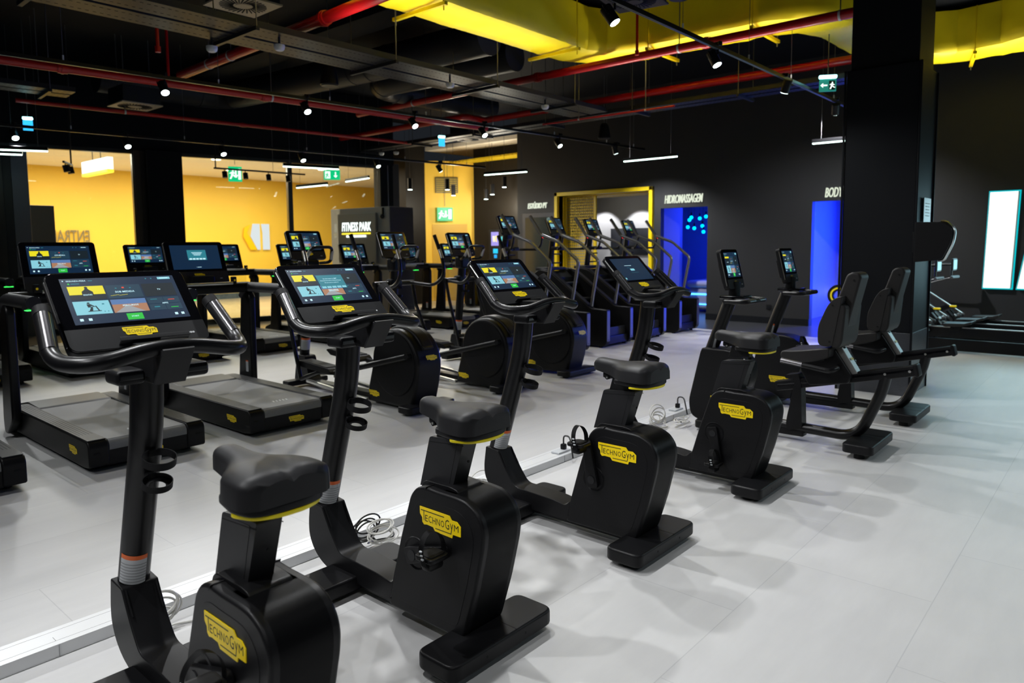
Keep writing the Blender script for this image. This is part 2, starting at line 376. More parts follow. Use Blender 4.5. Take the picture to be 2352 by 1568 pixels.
# ------------------------------------------------------------------ upright exercise bike (rear foot's rear edge at y=0, rider faces +y)
def foot(parent, y0, y1, hw, name, z0=.022, z1=.086):
    b = B(); pr = round_poly(rect(-hw, y0, hw, y1), .045)
    b.prism(pr, z0, z1, PL, 'z', bev=.012)
    for s in (-1, 1):
        b.box((s*hw*.22, (y0+y1)/2, z1-.0002), (.0025, y1-y0-.01, .0016), RB)
        b.cyl((s*hw*.38, y0-.0006, .055), (s*hw*.38, y0+.002, .055), .005, RB, 10)
    o = b.done(name, parent)
    for s in (-1, 1):
        p = B(); p.cyl((s*(hw-.07), (y0+y1)/2, 0), (s*(hw-.07), (y0+y1)/2, z0+.004), .035, RB, 16); p.done('rubber_pad', o)
    return o
def saddle(parent, loc):
    b = B(); N = 22; bm = bmesh.new(); rows = []
    for i in range(N+1):
        t = i/N; y = .185-.37*t                                       # nose .185 -> rear -.19
        wd = .036+.006*min(1, t/.08) + .090*(1/(1+math.exp(-(t-.47)*14)))
        if t > .88: wd *= 1-.30*((t-.88)/.12)**2
        if t < .06: wd *= .55+.45*(t/.06)
        top = .046+.004*math.cos(t*2*PI) + .004*math.sin(min(1, max(0, (t-.5)/.4))*PI)
        if t > .90: top -= .022*((t-.9)/.1)**2
        if t < .08: top -= .020*(1-t/.08)**2
        bot = -.036+.03*max(0, .45-t)/.45
        row = []
        for k in range(17):
            a = PI*k/16; u = -math.cos(a); h = math.sin(a)**.33 if 0 < k < 16 else 0
            z = bot+(top-bot)*h
            if t > .4: z -= (.004+.009*max(0, t-.7)/.3)*math.exp(-(u/.15)**2)*min(1, (t-.4)/.25)*h   # centre groove
            row.append(bm.verts.new((u*wd, y, z)))
        rows.append(row)
    for i in range(N):
        for k in range(16): bm.faces.new((rows[i][k], rows[i][k+1], rows[i+1][k+1], rows[i+1][k]))
    bm.faces.new(rows[0]); bm.faces.new(list(reversed(rows[-1])))
    for i in range(N): bm.faces.new((rows[i][16], rows[i][0], rows[i+1][0], rows[i+1][16]))
    bmesh.ops.recalc_face_normals(bm, faces=bm.faces)
    b.add(bm, SD)
    o = b.done('saddle', parent, loc)
    c = B(); arc = [(-.10, .02), (-.05, .03), (.05, .03), (.10, .02), (.122, -.09), (.105, -.165), (.04, -.184), (-.04, -.184), (-.105, -.165), (-.122, -.09)]
    c.prism(round_poly(arc, .03), -.058, -.034, PL, 'z', bev=.006); c.box((0, .07, -.035), (.05, .12, .03), PL, .008); c.cyl((-.03, .10, -.045), (.03, .10, -.045), .011, PL, 12); c.cyl((-.032, .10, -.045), (.032, .10, -.045), .005, ST, 10)
    c.done('saddle_base', o)
    y = B(); y.prism(round_poly([(-.09, -.06), (.09, -.06), (.123, -.085), (.096, -.16), (.035, -.186), (-.035, -.186), (-.096, -.16), (-.123, -.085)], .025), -.068, -.057, YS, 'z', bev=.003)
    y.done('saddle_trim', o)
    return o
def crank(parent, hub, side):
    b = B(); s = side
    bar = round_poly([(-.033, -.02), (-.03, -.04), (.03, -.04), (.033, -.02), (.022, .20), (-.022, .20)], [.02, .025, .025, .02, .02, .02])
    b.prism([(p[0], p[1]) for p in bar], s*.004, s*.024, PL, 'x', bev=.004)
    b.cyl((s*.002, 0, 0), (s*.027, 0, 0), .021, PG, 20)
    o = b.done('crank_arm', parent, hub)
    p = B(); x0, x1 = s*.03, s*.125; xm = (x0+x1)/2
    pr = round_poly([(x0, -.045), (x1, -.05), (x1, .05), (x0, .045)], .022)
    p.prism(pr, .0, .018, PL, 'z', bev=.005); p.prism(round_poly([(x0+s*.01, -.03), (x1-s*.012, -.034), (x1-s*.012, .034), (x0+s*.01, .03)], .015), .017, .021, RB, 'z', bev=.002)
    p.box((xm, 0, -.018), (abs(x1-x0)-.02, .05, .04), PL, .014)
    arc = [(x0-s*.002, -.008, .0), (x0-s*.004, -.004, .05), (x0+s*.012, .004, .085), (xm, .01, .104), (x1-s*.008, .004, .085), (x1+s*.012, -.004, .05), (x1+s*.004, -.014, -.01)]
    P = fillet(arc, .03, 4); bm = bmesh.new(); L = []
    for q in P: L.append((bm.verts.new((q.x, q.y-.013, q.z)), bm.verts.new((q.x, q.y+.013, q.z))))
    for i in range(len(L)-1): bm.faces.new((L[i][0], L[i+1][0], L[i+1][1], L[i][1]))
    bmesh.ops.solidify(bm, geom=bm.faces[:], thickness=.0025)
    p.add(bm, RB)
    for k in range(3): p.box((x1+s*(.012-.001*k), -.006-.003*k, .046-.014*k), (.006, .011, .005), LBL, rot=(0, s*.15, 0))
    p.done('pedal', o, (0, 0, .185))
    return o
def make_bike():
    t = thing('exercise_bike', '', 'exercise bike')
    foot(t, 0, .19, .277, 'rear_foot'); foot(t, .81, 1.0, .277, 'front_foot')
    b = B(); b.box((0, .52, .05), (.09, .95, .044), PL, .008)
    sh = round_poly([(.50, .05), (.50, .17), (.545, .165), (.58, .128), (.66, .142), (.86, .15), (.93, .15), (1.0, .236), (1.057, .335), (1.152, .345), (1.168, .24), (1.166, .18), (1.134, .12), (1.08, .078), (1.0, .05)],
                    [0, 0, .02, .02, .05, .04, .05, .05, .006, .006, .06, .05, .05, .04, .03])
    b.prism(sh, -.062, .062, PL, 'x', bev=.022, seg=4)
    for s in (-1, 1): b.tube([(s*.05, 1.0, .25), (s*.05, 1.05, .33)], .003, RB, 6)
    b.done('frame', t)
    c = B(); pts = [(.545, .066), (.521, .174), (.465, .362), (.416, .505), (.399, .553), (.366, .588), (.319, .603), (.253, .598), (.154, .598), (.103, .594), (.054, .572), (.022, .533), (.011, .490), (.018, .431), (.058, .268), (.111, .10), (.13, .066)]
    c.prism(round_poly(pts, .02, 3), -.078, .078, PL, 'x', bev=.0)
    # thick, softly rounded shell with a flat inset side panel
    sh2 = [(.255+(y-.255)*1.0, z) for y, z in pts]
    c.prism(round_poly(sh2, .02, 3), -.105, .105, PL, 'x', bev=.038, seg=5)
    for s in (-1, 1):
        inn = [(.26+(y-.26)*.80, .33+(z-.33)*.83) for y, z in pts]
        c.prism(round_poly(inn, .03, 3), s*.1045, s*.1062, PL, 'x', bev=.0006)
        c.lathe([(.066, 0), (.063, .004), (.058, .002), (.05, -.004), (0, -.004)], PL, 28, Matrix.Translation((s*.106, .367, .33)) @ Matrix.Rotation(s*PI/2, 4, 'Y'))
        c.cyl((s*.106, .53, .10), (s*.1068, .53, .10), .005, RB, 10)
    # collar round the seat post and rear fender ridge
    c.prism(round_poly([(.15, .56), (.39, .55), (.37, .598), (.35, .610), (.22, .612), (.18, .606)], .012), -.066, .066, PL, 'x', bev=.03, seg=4)
    for s in (-1, 1): c.prism([(.314, .585), (.317, .585), (.306, .604), (.303, .604)], s*.066, s*.1052, RB, 'x')
    cv = c.done('crank_cover', t)
    badge(cv, .218, (-.1064, .23, .484), SIDE.to_3x3().to_4x4())
    sp = B(); post = [(.415, .57), (.355, .775), (.17, .788), (.232, .60)]
    sp.prism(round_poly(post, [.003, .012, .012, .003]), -.038, .038, PG, 'x', bev=.011, seg=3)
    sp.prism(round_poly([(.40, .60), (.353, .768), (.205, .772), (.25, .61)], .006), -.0388, .0388, PG, 'x')
    for s in (-1, 1): sp.prism([(.357, .754), (.356, .757), (.171, .770), (.172, .767)], s*.0385, s*.0392, RB, 'x')
    sp.cyl((.0, .187, .70), (.0, .183, .70), .005, RB, 10)
    sp.done('seat_post', t)
    ip = B(); ip.prism([(.335, .76), (.31, .845), (.20, .85), (.20, .77)], -.028, .028, PL, 'x', bev=.006); ip.done('seat_stem', t)
    saddle(t, (0, .245, .87))
    hub = (.367, .33)
    crank(t, (-.107, hub[0], hub[1]), -1); crank(t, (.107, hub[0], hub[1]), 1)
    # front post
    po = B(); path = fillet([(0, 1.115, .32), (0, .928, .90), (0, .903, 1.12)], .28, 8)
    po.tube(path, .051, TB, 28)
    pole = po.done('front_post', t)
    spec_label(pole, [(0, 1.1053, .35), (0, 1.0426, .545)], .0522, R(-172), R(-70), .118)
    for (y, z, h, bot) in ((.846, .806, .026, 0), (.870, .724, .022, 1)):
        cu = B()
        r0 = .052-.005*bot; cu.lathe([(r0, 0), (r0, h), (r0-.003, h), (r0-.003, 0), (r0, 0)], RB, 32, Matrix.Translation((0, y, z)) @ Matrix.Rotation(R(17), 4, 'X'))
        if bot: cu.lathe([(.046, .001), (.026, .001), (.026, .004), (.046, .004)], RB, 32, Matrix.Translation((0, y, z)) @ Matrix.Rotation(R(17), 4, 'X'))
        cu.box((0, y+.055, z+.026), (.03, .04, .024), RB, .004); cu.done('cup_holder', t)
    # head, phone tray, handlebar
    h = B(); h.prism(round_poly([(.66, 1.195), (.735, 1.085), (.80, 1.085), (.93, 1.11), (.97, 1.20), (.80, 1.20)], .012), -.047, .047, PL, 'x', bev=.008)
    h.prism([(.655, 1.197), (.732, 1.083), (.738, 1.086), (.662, 1.2)], -.048, .048, PG, 'x', bev=.001)
    h.box((0, .95, 1.17), (.12, .10, .09), PL, .02)
    h.done('head', t)
    for s in (-1, 1):
        ty = B(); ty.box((s*.10, .815, 1.11), (.085, .105, .046), PL, .014, 3); ty.box((s*.10, .763, 1.116), (.07, .006, .026), GL, .003); ty.done('phone_tray', t)
    hb = B(); pth = [(-.262, .995, 1.318), (-.288, .838, 1.172), (-.225, .712, 1.166), (-.06, .702, 1.2), (.06, .702, 1.2), (.225, .712, 1.166), (.288, .838, 1.172), (.262, .995, 1.318)]
    hb.tube(fillet(pth, [0, .06, .08, .07, .07, .08, .06, 0], 6), .0245, TB, 16)
    for s in (-1, 1):
        hb.tube([(s*.2625, .9905, 1.3145), (s*.2615, .9985, 1.3205)], [.0245, .015], TB, 16)
    bar = hb.done('handlebar', t)
    for s in (-1, 1):
        g = B(); g.tube([(s*.283, .868, 1.20), (s*.266, .972, 1.297)], .0252, TB, 20); g.tube([(s*.283, .862, 1.207), (s*.266, .966, 1.304)], .0185, SEN, 16); g.tube([(s*.2655, .974, 1.2985), (s*.262, .995, 1.318)], .0262, RB, 16)
        g.done('hand_sensor', bar, label='polished steel pulse sensor')
    t['_scr'] = 1
    return t
def bike_console(t, kind):
    return console(t, (0, 1.005, 1.305), R(47), .44, .325, .036, kind=kind, strip=.27, bw=.105)
# ------------------------------------------------------------------ treadmill (rear edge y=0, runner faces +y)
def make_treadmill():
    t = thing('treadmill', '', 'treadmill')
    d = B()
    for s in (-1, 1):
        d.prism(round_poly([(.0, .045), (.0, .19), (.03, .222), (1.4, .222), (1.75, .225), (1.95, .16), (1.95, .03), (.10, .03)], [.02, .03, .03, .01, .05, .05, .02, .05]), s*.265, s*.395, PL, 'x', bev=.012)
        d.prism([(.03, .2215), (.31, .2215), (1.70, .2215), (1.70, .2265), (.03, .2265)], s*.275, s*.388, RAIL, 'x', bev=.002)
        for k in range(5): d.box((s*(.29+.02*k), .93, .2268), (.002, 1.4, .0012), RB)
        d.box((s*.345, -.0015, .135), (.04, .003, .012), RB, .005)
    d.box((0, .06, .10), (.56, .10, .13), PL, .02); d.box((0, 1.0, .09), (.54, 1.8, .10), PL, .01)
    d.prism(round_poly([(1.42, .205), (1.46, .225), (1.75, .235), (1.98, .19), (2.02, .12), (2.02, .03), (1.40, .03)], .03), -.28, .28, PL, 'x', bev=.015)
    body = d.done('deck', t)
    be = B(); be.tube([(-.262, .055, .166), (.262, .055, .166)], .05, BELT, 20); be.box((0, .74, .207), (.525, 1.40, .018), BELT, .002)
    for k in range(5): be.box((-.06+.03*k, .22, .2165), (.012, .05, .001), LBL, rot=(0, 0, -.3))
    be.done('running_belt', t, label='grey speckled running belt')
    badge(body, .15, (-.3958, .29, .125), SIDE.to_3x3().to_4x4()); badge(body, .14, (.02, .0085, .092), BACK)
    for sx in (-1, 1):
        for sy in (.16, 1.75):
            f = B(); f.cyl((sx*.31, sy, 0), (sx*.31, sy, .035), .035, RB, 16); f.done('levelling_foot', t)
    for s in (-1, 1):
        u = B(); u.prism(round_poly([(1.64, .03), (1.56, .03), (1.40, .16), (1.385, 1.04), (1.47, 1.10), (1.56, 1.06), (1.66, .15)], [.05, .06, .05, .05, .02, .05, .05]), s*.40, s*.468, TB, 'x', bev=.018, seg=3)
        up = u.done('upright', t)
        if s > 0:
            L = B(); L.quad(0, 0, .045, .10, 0, LBL); L.quad(0, .10, .045, .112, 0, ORG)
            for k in range(6): L.quad(.005, .01+.014*k, .04, .016+.014*k, .0005, LTX)
            L.done('safety_label', up, (.3985, 1.50, .27), (R(90), 0, R(-90)), wn=False)
        a = B(); a.tube(fillet([(s*.434, 1.56, 1.02), (s*.434, 1.47, 1.115), (s*.434, .80, 1.115)], .12, 8), .052, PG, 18, flat=(.95, .95))
        a.prism(round_poly([(.81, 1.165), (.80, 1.075), (.87, 1.06), (.95, 1.07)], .03), s*.39, s*.478, PG, 'x', bev=.02)
        arm = a.done('handrail', t)
        g = B(); g.box((s*.434, .845, 1.062), (.085, .06, .007), LED_G, .002); g.done('status_light', arm, label='green status light strip')
    c = B(); c.tube([(-.43, 1.44, 1.12), (.43, 1.44, 1.12)], .04, PL, 16, flat=(1, 1.2)); c.box((0, 1.47, 1.11), (.84, .12, .09), PL, .03, 3); c.box((0, 1.40, 1.163), (.5, .05, .012), GL, .004)
    c.tube([(-.22, 1.36, 1.165), (.22, 1.36, 1.165)], .014, ST, 12)
    c.box((0, 1.52, 1.18), (.22, .10, .12), PL, .02)
    c.done('crossbar', t)
    for s in (-1, 1):
        k = B(); k.box((s*.25, 1.395, 1.19), (.045, .045, .07), PL, .008); k.cyl((s*.25, 1.371, 1.19), (s*.25, 1.37, 1.19), .01, YB, 10); k.done('speed_lever', t)
    return t
def tm_console(t, kind='menu'):
    return console(t, (0, 1.60, 1.36), R(70), .57, .43, .04, kind=kind, strip=.30, bw=.10, ledge=False)
# ------------------------------------------------------------------ elliptical trainer
def make_elliptical():
    t = thing('elliptical_trainer', '', 'elliptical trainer')
    foot(t, 0, .18, .285, 'rear_foot', .02, .08)
    d = B(); cy, cz, rr = .36, .425, .325
    pr = [(.77, .03), (.76, .16)] + [(cy+rr*math.cos(a), cz+rr*math.sin(a)) for a in [R(-5+k*10) for k in range(0, 20)]] + [(.07, .22), (.12, .05), (.16, .03)]
    d.prism(pr, -.15, .15, PL, 'x', bev=.03, seg=4)
    d.prism([(cy+(rr-.02)*math.cos(R(k*10)), cz+.01+(rr-.02)*math.sin(R(k*10))) for k in range(3, 20)] + [(.12, .2), (.4, .2)], -.095, .095, PL, 'x', bev=.0)
    d.prism([(cy+(rr+.022)*math.cos(R(k*6)), cz+(rr+.022)*math.sin(R(k*6))) for k in range(5, 26)] + [(cy, cz)], -.07, .07, PL, 'x', bev=.02)
    d.prism(round_poly([(.07, .56), (.12, .60), (.10, .63), (.04, .585)], .01), -.06, .06, PG, 'x', bev=.012)
    for s in (-1, 1):
        d.cyl((s*.149, cy, cz), (s*.158, cy, cz), rr*.90, PL, 56, bev=.004)
        d.lathe([(rr*.935, 0), (rr*.92, .0035), (rr*.905, 0)], RB, 56, Matrix.Translation((s*.1505, cy, cz)) @ Matrix.Rotation(s*PI/2, 4, 'Y'))
    dr = d.done('drive_housing', t)
    badge(dr, .15, (-.1512, .66, .115), SIDE.to_3x3().to_4x4()); badge(dr, .13, (0, .014, .50), BACK.to_3x3().to_4x4() @ Matrix.Rotation(R(-8), 4, 'X'))
    f = B(); f.box((0, 1.35, .055), (.12, 1.5, .05), PL, .012); f.box((-.17, 1.25, .075), (.04, 1.0, .03), ST, .006, rot=(R(4), 0, 0)); f.box((.17, 1.25, .075), (.04, 1.0, .03), ST, .006, rot=(R(4), 0, 0))
    f.box((0, 2.05, .05), (.50, .12, .06), PL, .015)
    f.prism(round_poly([(1.80, .05), (1.88, .13), (1.95, .34), (2.10, .34), (2.16, .05)], .03), -.07, .07, PL, 'x', bev=.02)
    f.done('frame', t)
    p = B(); ax = fillet([(0, 2.06, .30), (0, 1.99, .78), (0, 1.945, 1.24)], .4, 8)
    p.tube(ax, .052, TB, 20); post = p.done('front_post', t)
    spec_label(post, [(0, 2.045, .40), (0, 2.02, .57)], .0526, R(-178), R(-40), .13)
    for z in (1.0, .90): cu = B(); cu.lathe([(.042, 0), (.042, .025), (.039, .025), (.039, 0), (.042, 0)], RB, 20, Matrix.Translation((0, 1.88, z))); cu.box((0, 1.93, z+.012), (.04, .06, .024), RB, .005); cu.done('cup_holder', t)
    h = B(); h.box((0, 1.92, 1.29), (.20, .14, .16), PL, .03, 3); h.tube([(-.30, 1.97, 1.06), (.30, 1.97, 1.06)], .032, TB, 14); h.box((0, 1.97, 1.06), (.18, .12, .11), PL, .03); h.done('head', t)
    lp = B(); loop = fillet([(-.10, 1.86, 1.33), (-.17, 1.76, 1.34), (-.12, 1.66, 1.50), (.12, 1.66, 1.50), (.17, 1.76, 1.34), (.10, 1.86, 1.33)], .05, 6)
    lp.tube(loop, .017, TB, 12); lp.tube([(.158, 1.738, 1.373), (.134, 1.68, 1.465)], .0182, ST, 12); lp.tube([(-.158, 1.738, 1.373), (-.134, 1.68, 1.465)], .0182, ST, 12); lp.done('fixed_handle', t)
    for s in (-1, 1):
        dy = .0 if s < 0 else -.06; m = B()
        pts = [(s*.29, 1.62+dy, 1.63), (s*.30, 1.50+dy, 1.36), (s*.31, 1.47+dy, 1.16), (s*.30, 1.62+dy*.5, 1.03), (s*.27, 1.96, 1.06), (s*.10, 1.97, 1.06)]
        m.tube(fillet(pts, .10, 6), .020, TB, 12); m.tube([(s*.29, 1.62+dy, 1.63), (s*.2965, 1.545+dy, 1.461)], .0225, RB, 12); m.tube([(s*.2965, 1.545+dy, 1.461), (s*.3, 1.50+dy, 1.36)], .0212, ST, 12)
        m.tube([(s*.28, 1.96, 1.06), (s*.28, 1.90, .80), (s*.28, 1.70+dy*2, .15)], .021, TB, 12)
        m.done('moving_handle', t)
        e = B(); zf = .30 if s < 0 else .38
        e.prism(round_poly([(1.72, zf-.03), (1.80, zf+.02), (1.76, zf+.035), (1.25, zf-.0), (1.20, zf-.04), (1.22, zf-.06)], .015), s*.10, s*.26, PL, 'x', bev=.008)
        e.prism([(1.74, zf+.031), (1.28, zf+.005), (1.28, zf+.009), (1.74, zf+.036)], s*.11, s*.25, RB, 'x')
        e.tube([(s*.28, 1.70+dy*2, .15), (s*.24, 1.45, zf-.06), (s*.20, 1.20, zf-.045)], .022, TB, 10)
        e.done('foot_platform', t)
        k = B(); k.tube([(s*.20, 1.22, zf-.05), (s*.185, .95, .32), (s*.185, cy-.23 if s < 0 else cy+.2, .52 if s < 0 else .30)], .022, TB, 12, flat=(.8, 1.25)); k.cyl((s*.155, cy-.23 if s < 0 else cy+.2, .52 if s < 0 else .30), (s*.205, cy-.23 if s < 0 else cy+.2, .52 if s < 0 else .30), .028, PL, 16)
        k.done('drive_link', t)
    console(t, (0, 1.95, 1.525), R(68), .42, .33, .04, kind='menu', strip=.27, bw=.10, ledge=False)
    return t
# ------------------------------------------------------------------ stair climber
def make_climber():
    t = thing('stair_climber', '', 'stair climber')
    for s in (-1, 1):
        w_ = B(); pr = [(-.05, .09), (-.05, .56), (.22, .57), (.29, .61), (1.0, 1.10), (1.22, 1.13), (1.40, 1.0), (1.42, .2), (1.30, .03), (.03, .02), (-.01, .03)]
        w_.prism(round_poly(pr, [.02, .015, .03, .03, .06, .06, .08, .12, .05, .03, .02]), s*.27, s*.36, PL, 'x', bev=.012)
        w_.prism(round_poly([(.30, .618), (1.0, 1.102), (1.2, 1.132), (1.2, 1.14), (.99, 1.112), (.28, .622)], .004), s*.275, s*.355, PG, 'x', bev=.002)
        w_.box((s*.315, -.051, .32), (.075, .004, .44), PANEL, .002)
        w_.cyl((s*.315, -.0535, .12), (s*.315, -.0525, .12), .009, RB, 10)
        w_.done('side_wall', t)
    st = B()
    for k in range(4):
        y, z = .12+.26*k, .20+.235*k
        st.box((0, y+.12, z), (.53, .26, .03), PG, .006); st.box((0, y+.245, z-.12), (.53, .012, .22), PL)
        st.box((0, y+.0, z+.0), (.53, .03, .032), RB, .006)
    st.done('step', t)
    b = B(); b.box((0, .62, .10), (.54, 1.25, .12), PL, .01); b.prism([(1.0, .1), (1.36, .1), (1.36, 1.05), (1.15, 1.10), (1.0, 1.0)], -.27, .27, PL, 'x', bev=.02); b.box((0, 1.25, 1.13), (.5, .25, .05), PG, .02); b.box((0, .05, .2), (.54, .03, .16), PG, .006); b.done('base', t)
    for s in (-1, 1):
        for y in (.08, 1.2):
            f = B(); f.cyl((s*.31, y, 0), (s*.31, y, .04), .03, RB, 12); f.done('levelling_foot', t)
    p = B(); p.tube([(0, 1.28, 1.10), (0, 1.20, 1.66)], .045, TB, 16, flat=(1.2, .9)); p.box((0, 1.17, 1.66), (.12, .09, .14), PL, .02)
    p.done('console_post', t)
    for z in (1.22, 1.36): cu = B(); cu.box((.10, 1.20, z), (.16, .06, .022), RB, .008); cu.done('cup_holder', t)
    for s in (-1, 1):
        h = B(); x = s*.315
        h.tube(fillet([(x, 1.00, 1.93), (x, .78, 1.64), (x, .46, 1.54), (x, .12, 1.27), (x, .22, .76), (x, .245, .60)], [.04, .05, .06, .06, .05, 0], 6), .0235, SAT, 12)
        h.tube([(x, 1.0, 1.93), (x, .80, 1.665)], .025, GR, 12); h.tube([(x, .79, 1.65), (x, .48, 1.548)], .0242, SAT, 12)
        h.tube(fillet([(x, .775, 1.64), (x, .80, 1.50), (s*.30, .86, 1.44), (s*.12, 1.02, 1.44)], .05, 5), .017, TB, 10)
        rail = h.done('handrail', t)
        r_ = B(); r_.sphere((x, .755, 1.622), .017, LED_R if s > 0 else PL); r_.done('indicator_light' if s > 0 else 'rail_joint', rail)
    c = B(); c.tube(fillet([(-.34, .84, 1.44), (-.12, 1.02, 1.44), (.12, 1.02, 1.44), (.34, .84, 1.44)], .06, 5), .018, TB, 10); c.box((0, 1.10, 1.45), (.12, .22, .06), PL, .02); c.done('cross_handle', t)
    console(t, (0, 1.14, 1.80), R(66), .38, .30, .04, kind='menu', strip=.27, bw=.08, ledge=True)
    return t
# ------------------------------------------------------------------ recumbent bike
def make_recumbent():
    t = thing('recumbent_bike', '', 'recumbent bike')
    foot(t, .03, .235, .285, 'rear_foot', .04, .105); foot(t, 1.20, 1.38, .24, 'front_foot', .02, .085)
    c = B(); pr = [(1.50, .20), (1.40, .62), (1.385, .655), (1.16, .655), (1.07, .63), (1.0, .56), (.99, .45), (1.06, .22), (1.10, .07), (1.40, .05), (1.48, .09)]
    c.prism(round_poly(pr, [.1, .02, .01, .06, .08, .08, .08, .05, .02, .06, .06]), -.105, .105, PL, 'x', bev=.025, seg=4)
    for s in (-1, 1): c.lathe([(.062, 0), (.06, .004), (.052, .001), (0, .001)], PL, 24, Matrix.Translation((s*.1055, 1.13, .48)) @ Matrix.Rotation(s*PI/2, 4, 'Y'))
    cv = c.done('crank_cover', t); badge(cv, .20, (-.1065, 1.20, .235), SIDE.to_3x3().to_4x4())
    dd = B(); dd.cyl((-.07, 1.17, .46), (.07, 1.17, .46), .185, PL, 40, bev=.02); dd.done('flywheel', t)
    crank(t, (-.107, 1.13, .48), -1); crank(t, (.107, 1.13, .48), 1)
    p = B(); p.tube([(0, 1.36, .60), (0, 1.20, 1.03)], .045, TB, 20, flat=(.9, 1.15)); post = p.done('front_post', t)
    spec_label(post, [(0, 1.345, .66), (0, 1.31, .79)], .052, R(-150), R(-50), .10)
    h = B(); h.box((0, 1.15, 1.075), (.17, .20, .03), GL, .008); h.box((0, 1.16, 1.13), (.10, .07, .14), PL, .02)
    h.done('head', t)
    hb = B(); hb.tube(fillet([(-.20, 1.15, 1.05), (-.20, .98, 1.05), (.20, .98, 1.05), (.20, 1.15, 1.05)], .06, 6), .019, TB, 14); hb.tube([(-.20, 1.15, 1.05), (.20, 1.15, 1.05)], .017, TB, 12); hb.tube([(.04, .98, 1.053), (.15, .98, 1.053)], .0195, SEN, 14); hb.tube([(-.15, .98, 1.053), (-.04, .98, 1.053)], .0195, SEN, 14); hb.done('handlebar', t)
    f = B(); f.tube(fillet([(0, 1.12, .11), (0, .20, .09), (0, .055, .44), (0, .03, .56)], .14, 8), .042, TB, 18, flat=(1.1, .9))
    f.box((0, .85, .06), (.09, .55, .05), PL, .012)
    f.prism(round_poly([(.70, .07), (.705, .15), (.645, .47), (.72, .50), (.62, .52), (.60, .44), (.585, .10)], [.02, .03, .02, .01, .01, .03, .02]), -.05, .05, PL, 'x', bev=.014)
    f.done('frame', t)
    r_ = B(); ang = math.atan2(-.20, .82)
    a0, a1 = Vector((0, .80, .40)), Vector((0, -.165, .625)); d = (a1-a0); m = (a0+a1)/2
    rx = math.atan2(d.z, d.y)
    r_.box(m, (.085, d.length, .075), PL, .01, rot=(rx, 0, 0)); r_.box(m+Vector((-.043, 0, .005)), (.006, d.length*.96, .02), GL, .002, rot=(rx, 0, 0))
    r_.box(a1, (.10, .03, .09), PL, .012, rot=(rx, 0, 0))
    for q in (.04, .20): 
        v = a1 + (a0-a1)*q; r_.cyl((-.0455, v.y, v.z), (-.049, v.y, v.z), .009, ST, 10)
    r_.done('seat_rail', t)
    s_ = B(); s_.prism(round_poly([(.60, .56), (.535, .445), (.26, .49), (.235, .545), (.36, .735), (.41, .72), (.47, .66), (.60, .62)], .02), -.085, .085, PL, 'x', bev=.012)
    s_.prism([(.375, .74), (.322, .752), (.205, .565), (.255, .55)], -.046, .046, PLATE, 'x', bev=.006); s_.box((0, .325, .735), (.05, .03, .02), GL, .004)
    ca = s_.done('seat_carriage', t)
    badge(ca, .062, (0, .2585, .6625), Matrix.Rotation(R(58), 4, 'X') @ Matrix.Identity(4), squeeze=.9)
    st = B(); st.prism(round_poly([(.71, .665), (.70, .705), (.60, .712), (.46, .735), (.36, .755), (.36, .68), (.50, .635), (.67, .62)], [.03, .03, .06, .05, .02, .02, .03, .03]), -.20, .20, PAD, 'x', bev=.03, seg=4)
    st.prism(round_poly([(.66, .64), (.40, .68), (.40, .655), (.64, .61)], .01), -.16, .16, PL, 'x', bev=.008); st.done('seat', t)
    bk = B(); bk.prism(round_poly([(.44, .765), (.445, .90), (.385, 1.05), (.345, 1.105), (.28, 1.13), (.34, .76)], [.04, .05, .05, .03, .02, .03]), -.20, .20, PAD, 'x', bev=.035, seg=4)
    N = [(.40, 1.05), (.345, 1.10), (.287, 1.275), (.25, 1.295), (.205, 1.287), (.187, 1.26), (.258, .95), (.298, .745), (.37, .755)]
    bk.prism(round_poly(N, .025), -.10, .10, PAD, 'x', bev=.025, seg=3); bk.prism(round_poly([(.36, .76), (.32, 1.08), (.255, 1.06), (.275, .80), (.30, .75)], .03), -.195, .195, PAD, 'x', bev=.03, seg=3)
    bk.cyl((-.1, .235, 1.235), (-.104, .235, 1.235), .007, RB, 10); bk.cyl((-.2, .36, .80), (-.202, .36, .80), .007, RB, 10); bk.cyl((-.2, .345, 1.06), (-.202, .345, 1.06), .007, RB, 10)
    bk.done('backrest', t)
    for s in (-1, 1):
        g = B(); g.tube(fillet([(s*.27, .67, .642), (s*.27, .33, .60), (s*.21, .30, .615), (s*.09, .33, .60)], .05, 6), .018, TB, 12); gr = g.done('side_handle', t)
        k = B(); k.tube([(s*.27, .672, .645), (s*.27, .52, .626)], .0192, SEN, 14); k.done('hand_sensor', gr, label='polished steel pulse sensor')
    console(t, (0, 1.175, 1.30), R(76), .30, .325, .045, kind='menu', strip=.24, bw=.058, ledge=False, tall=True)
    return t
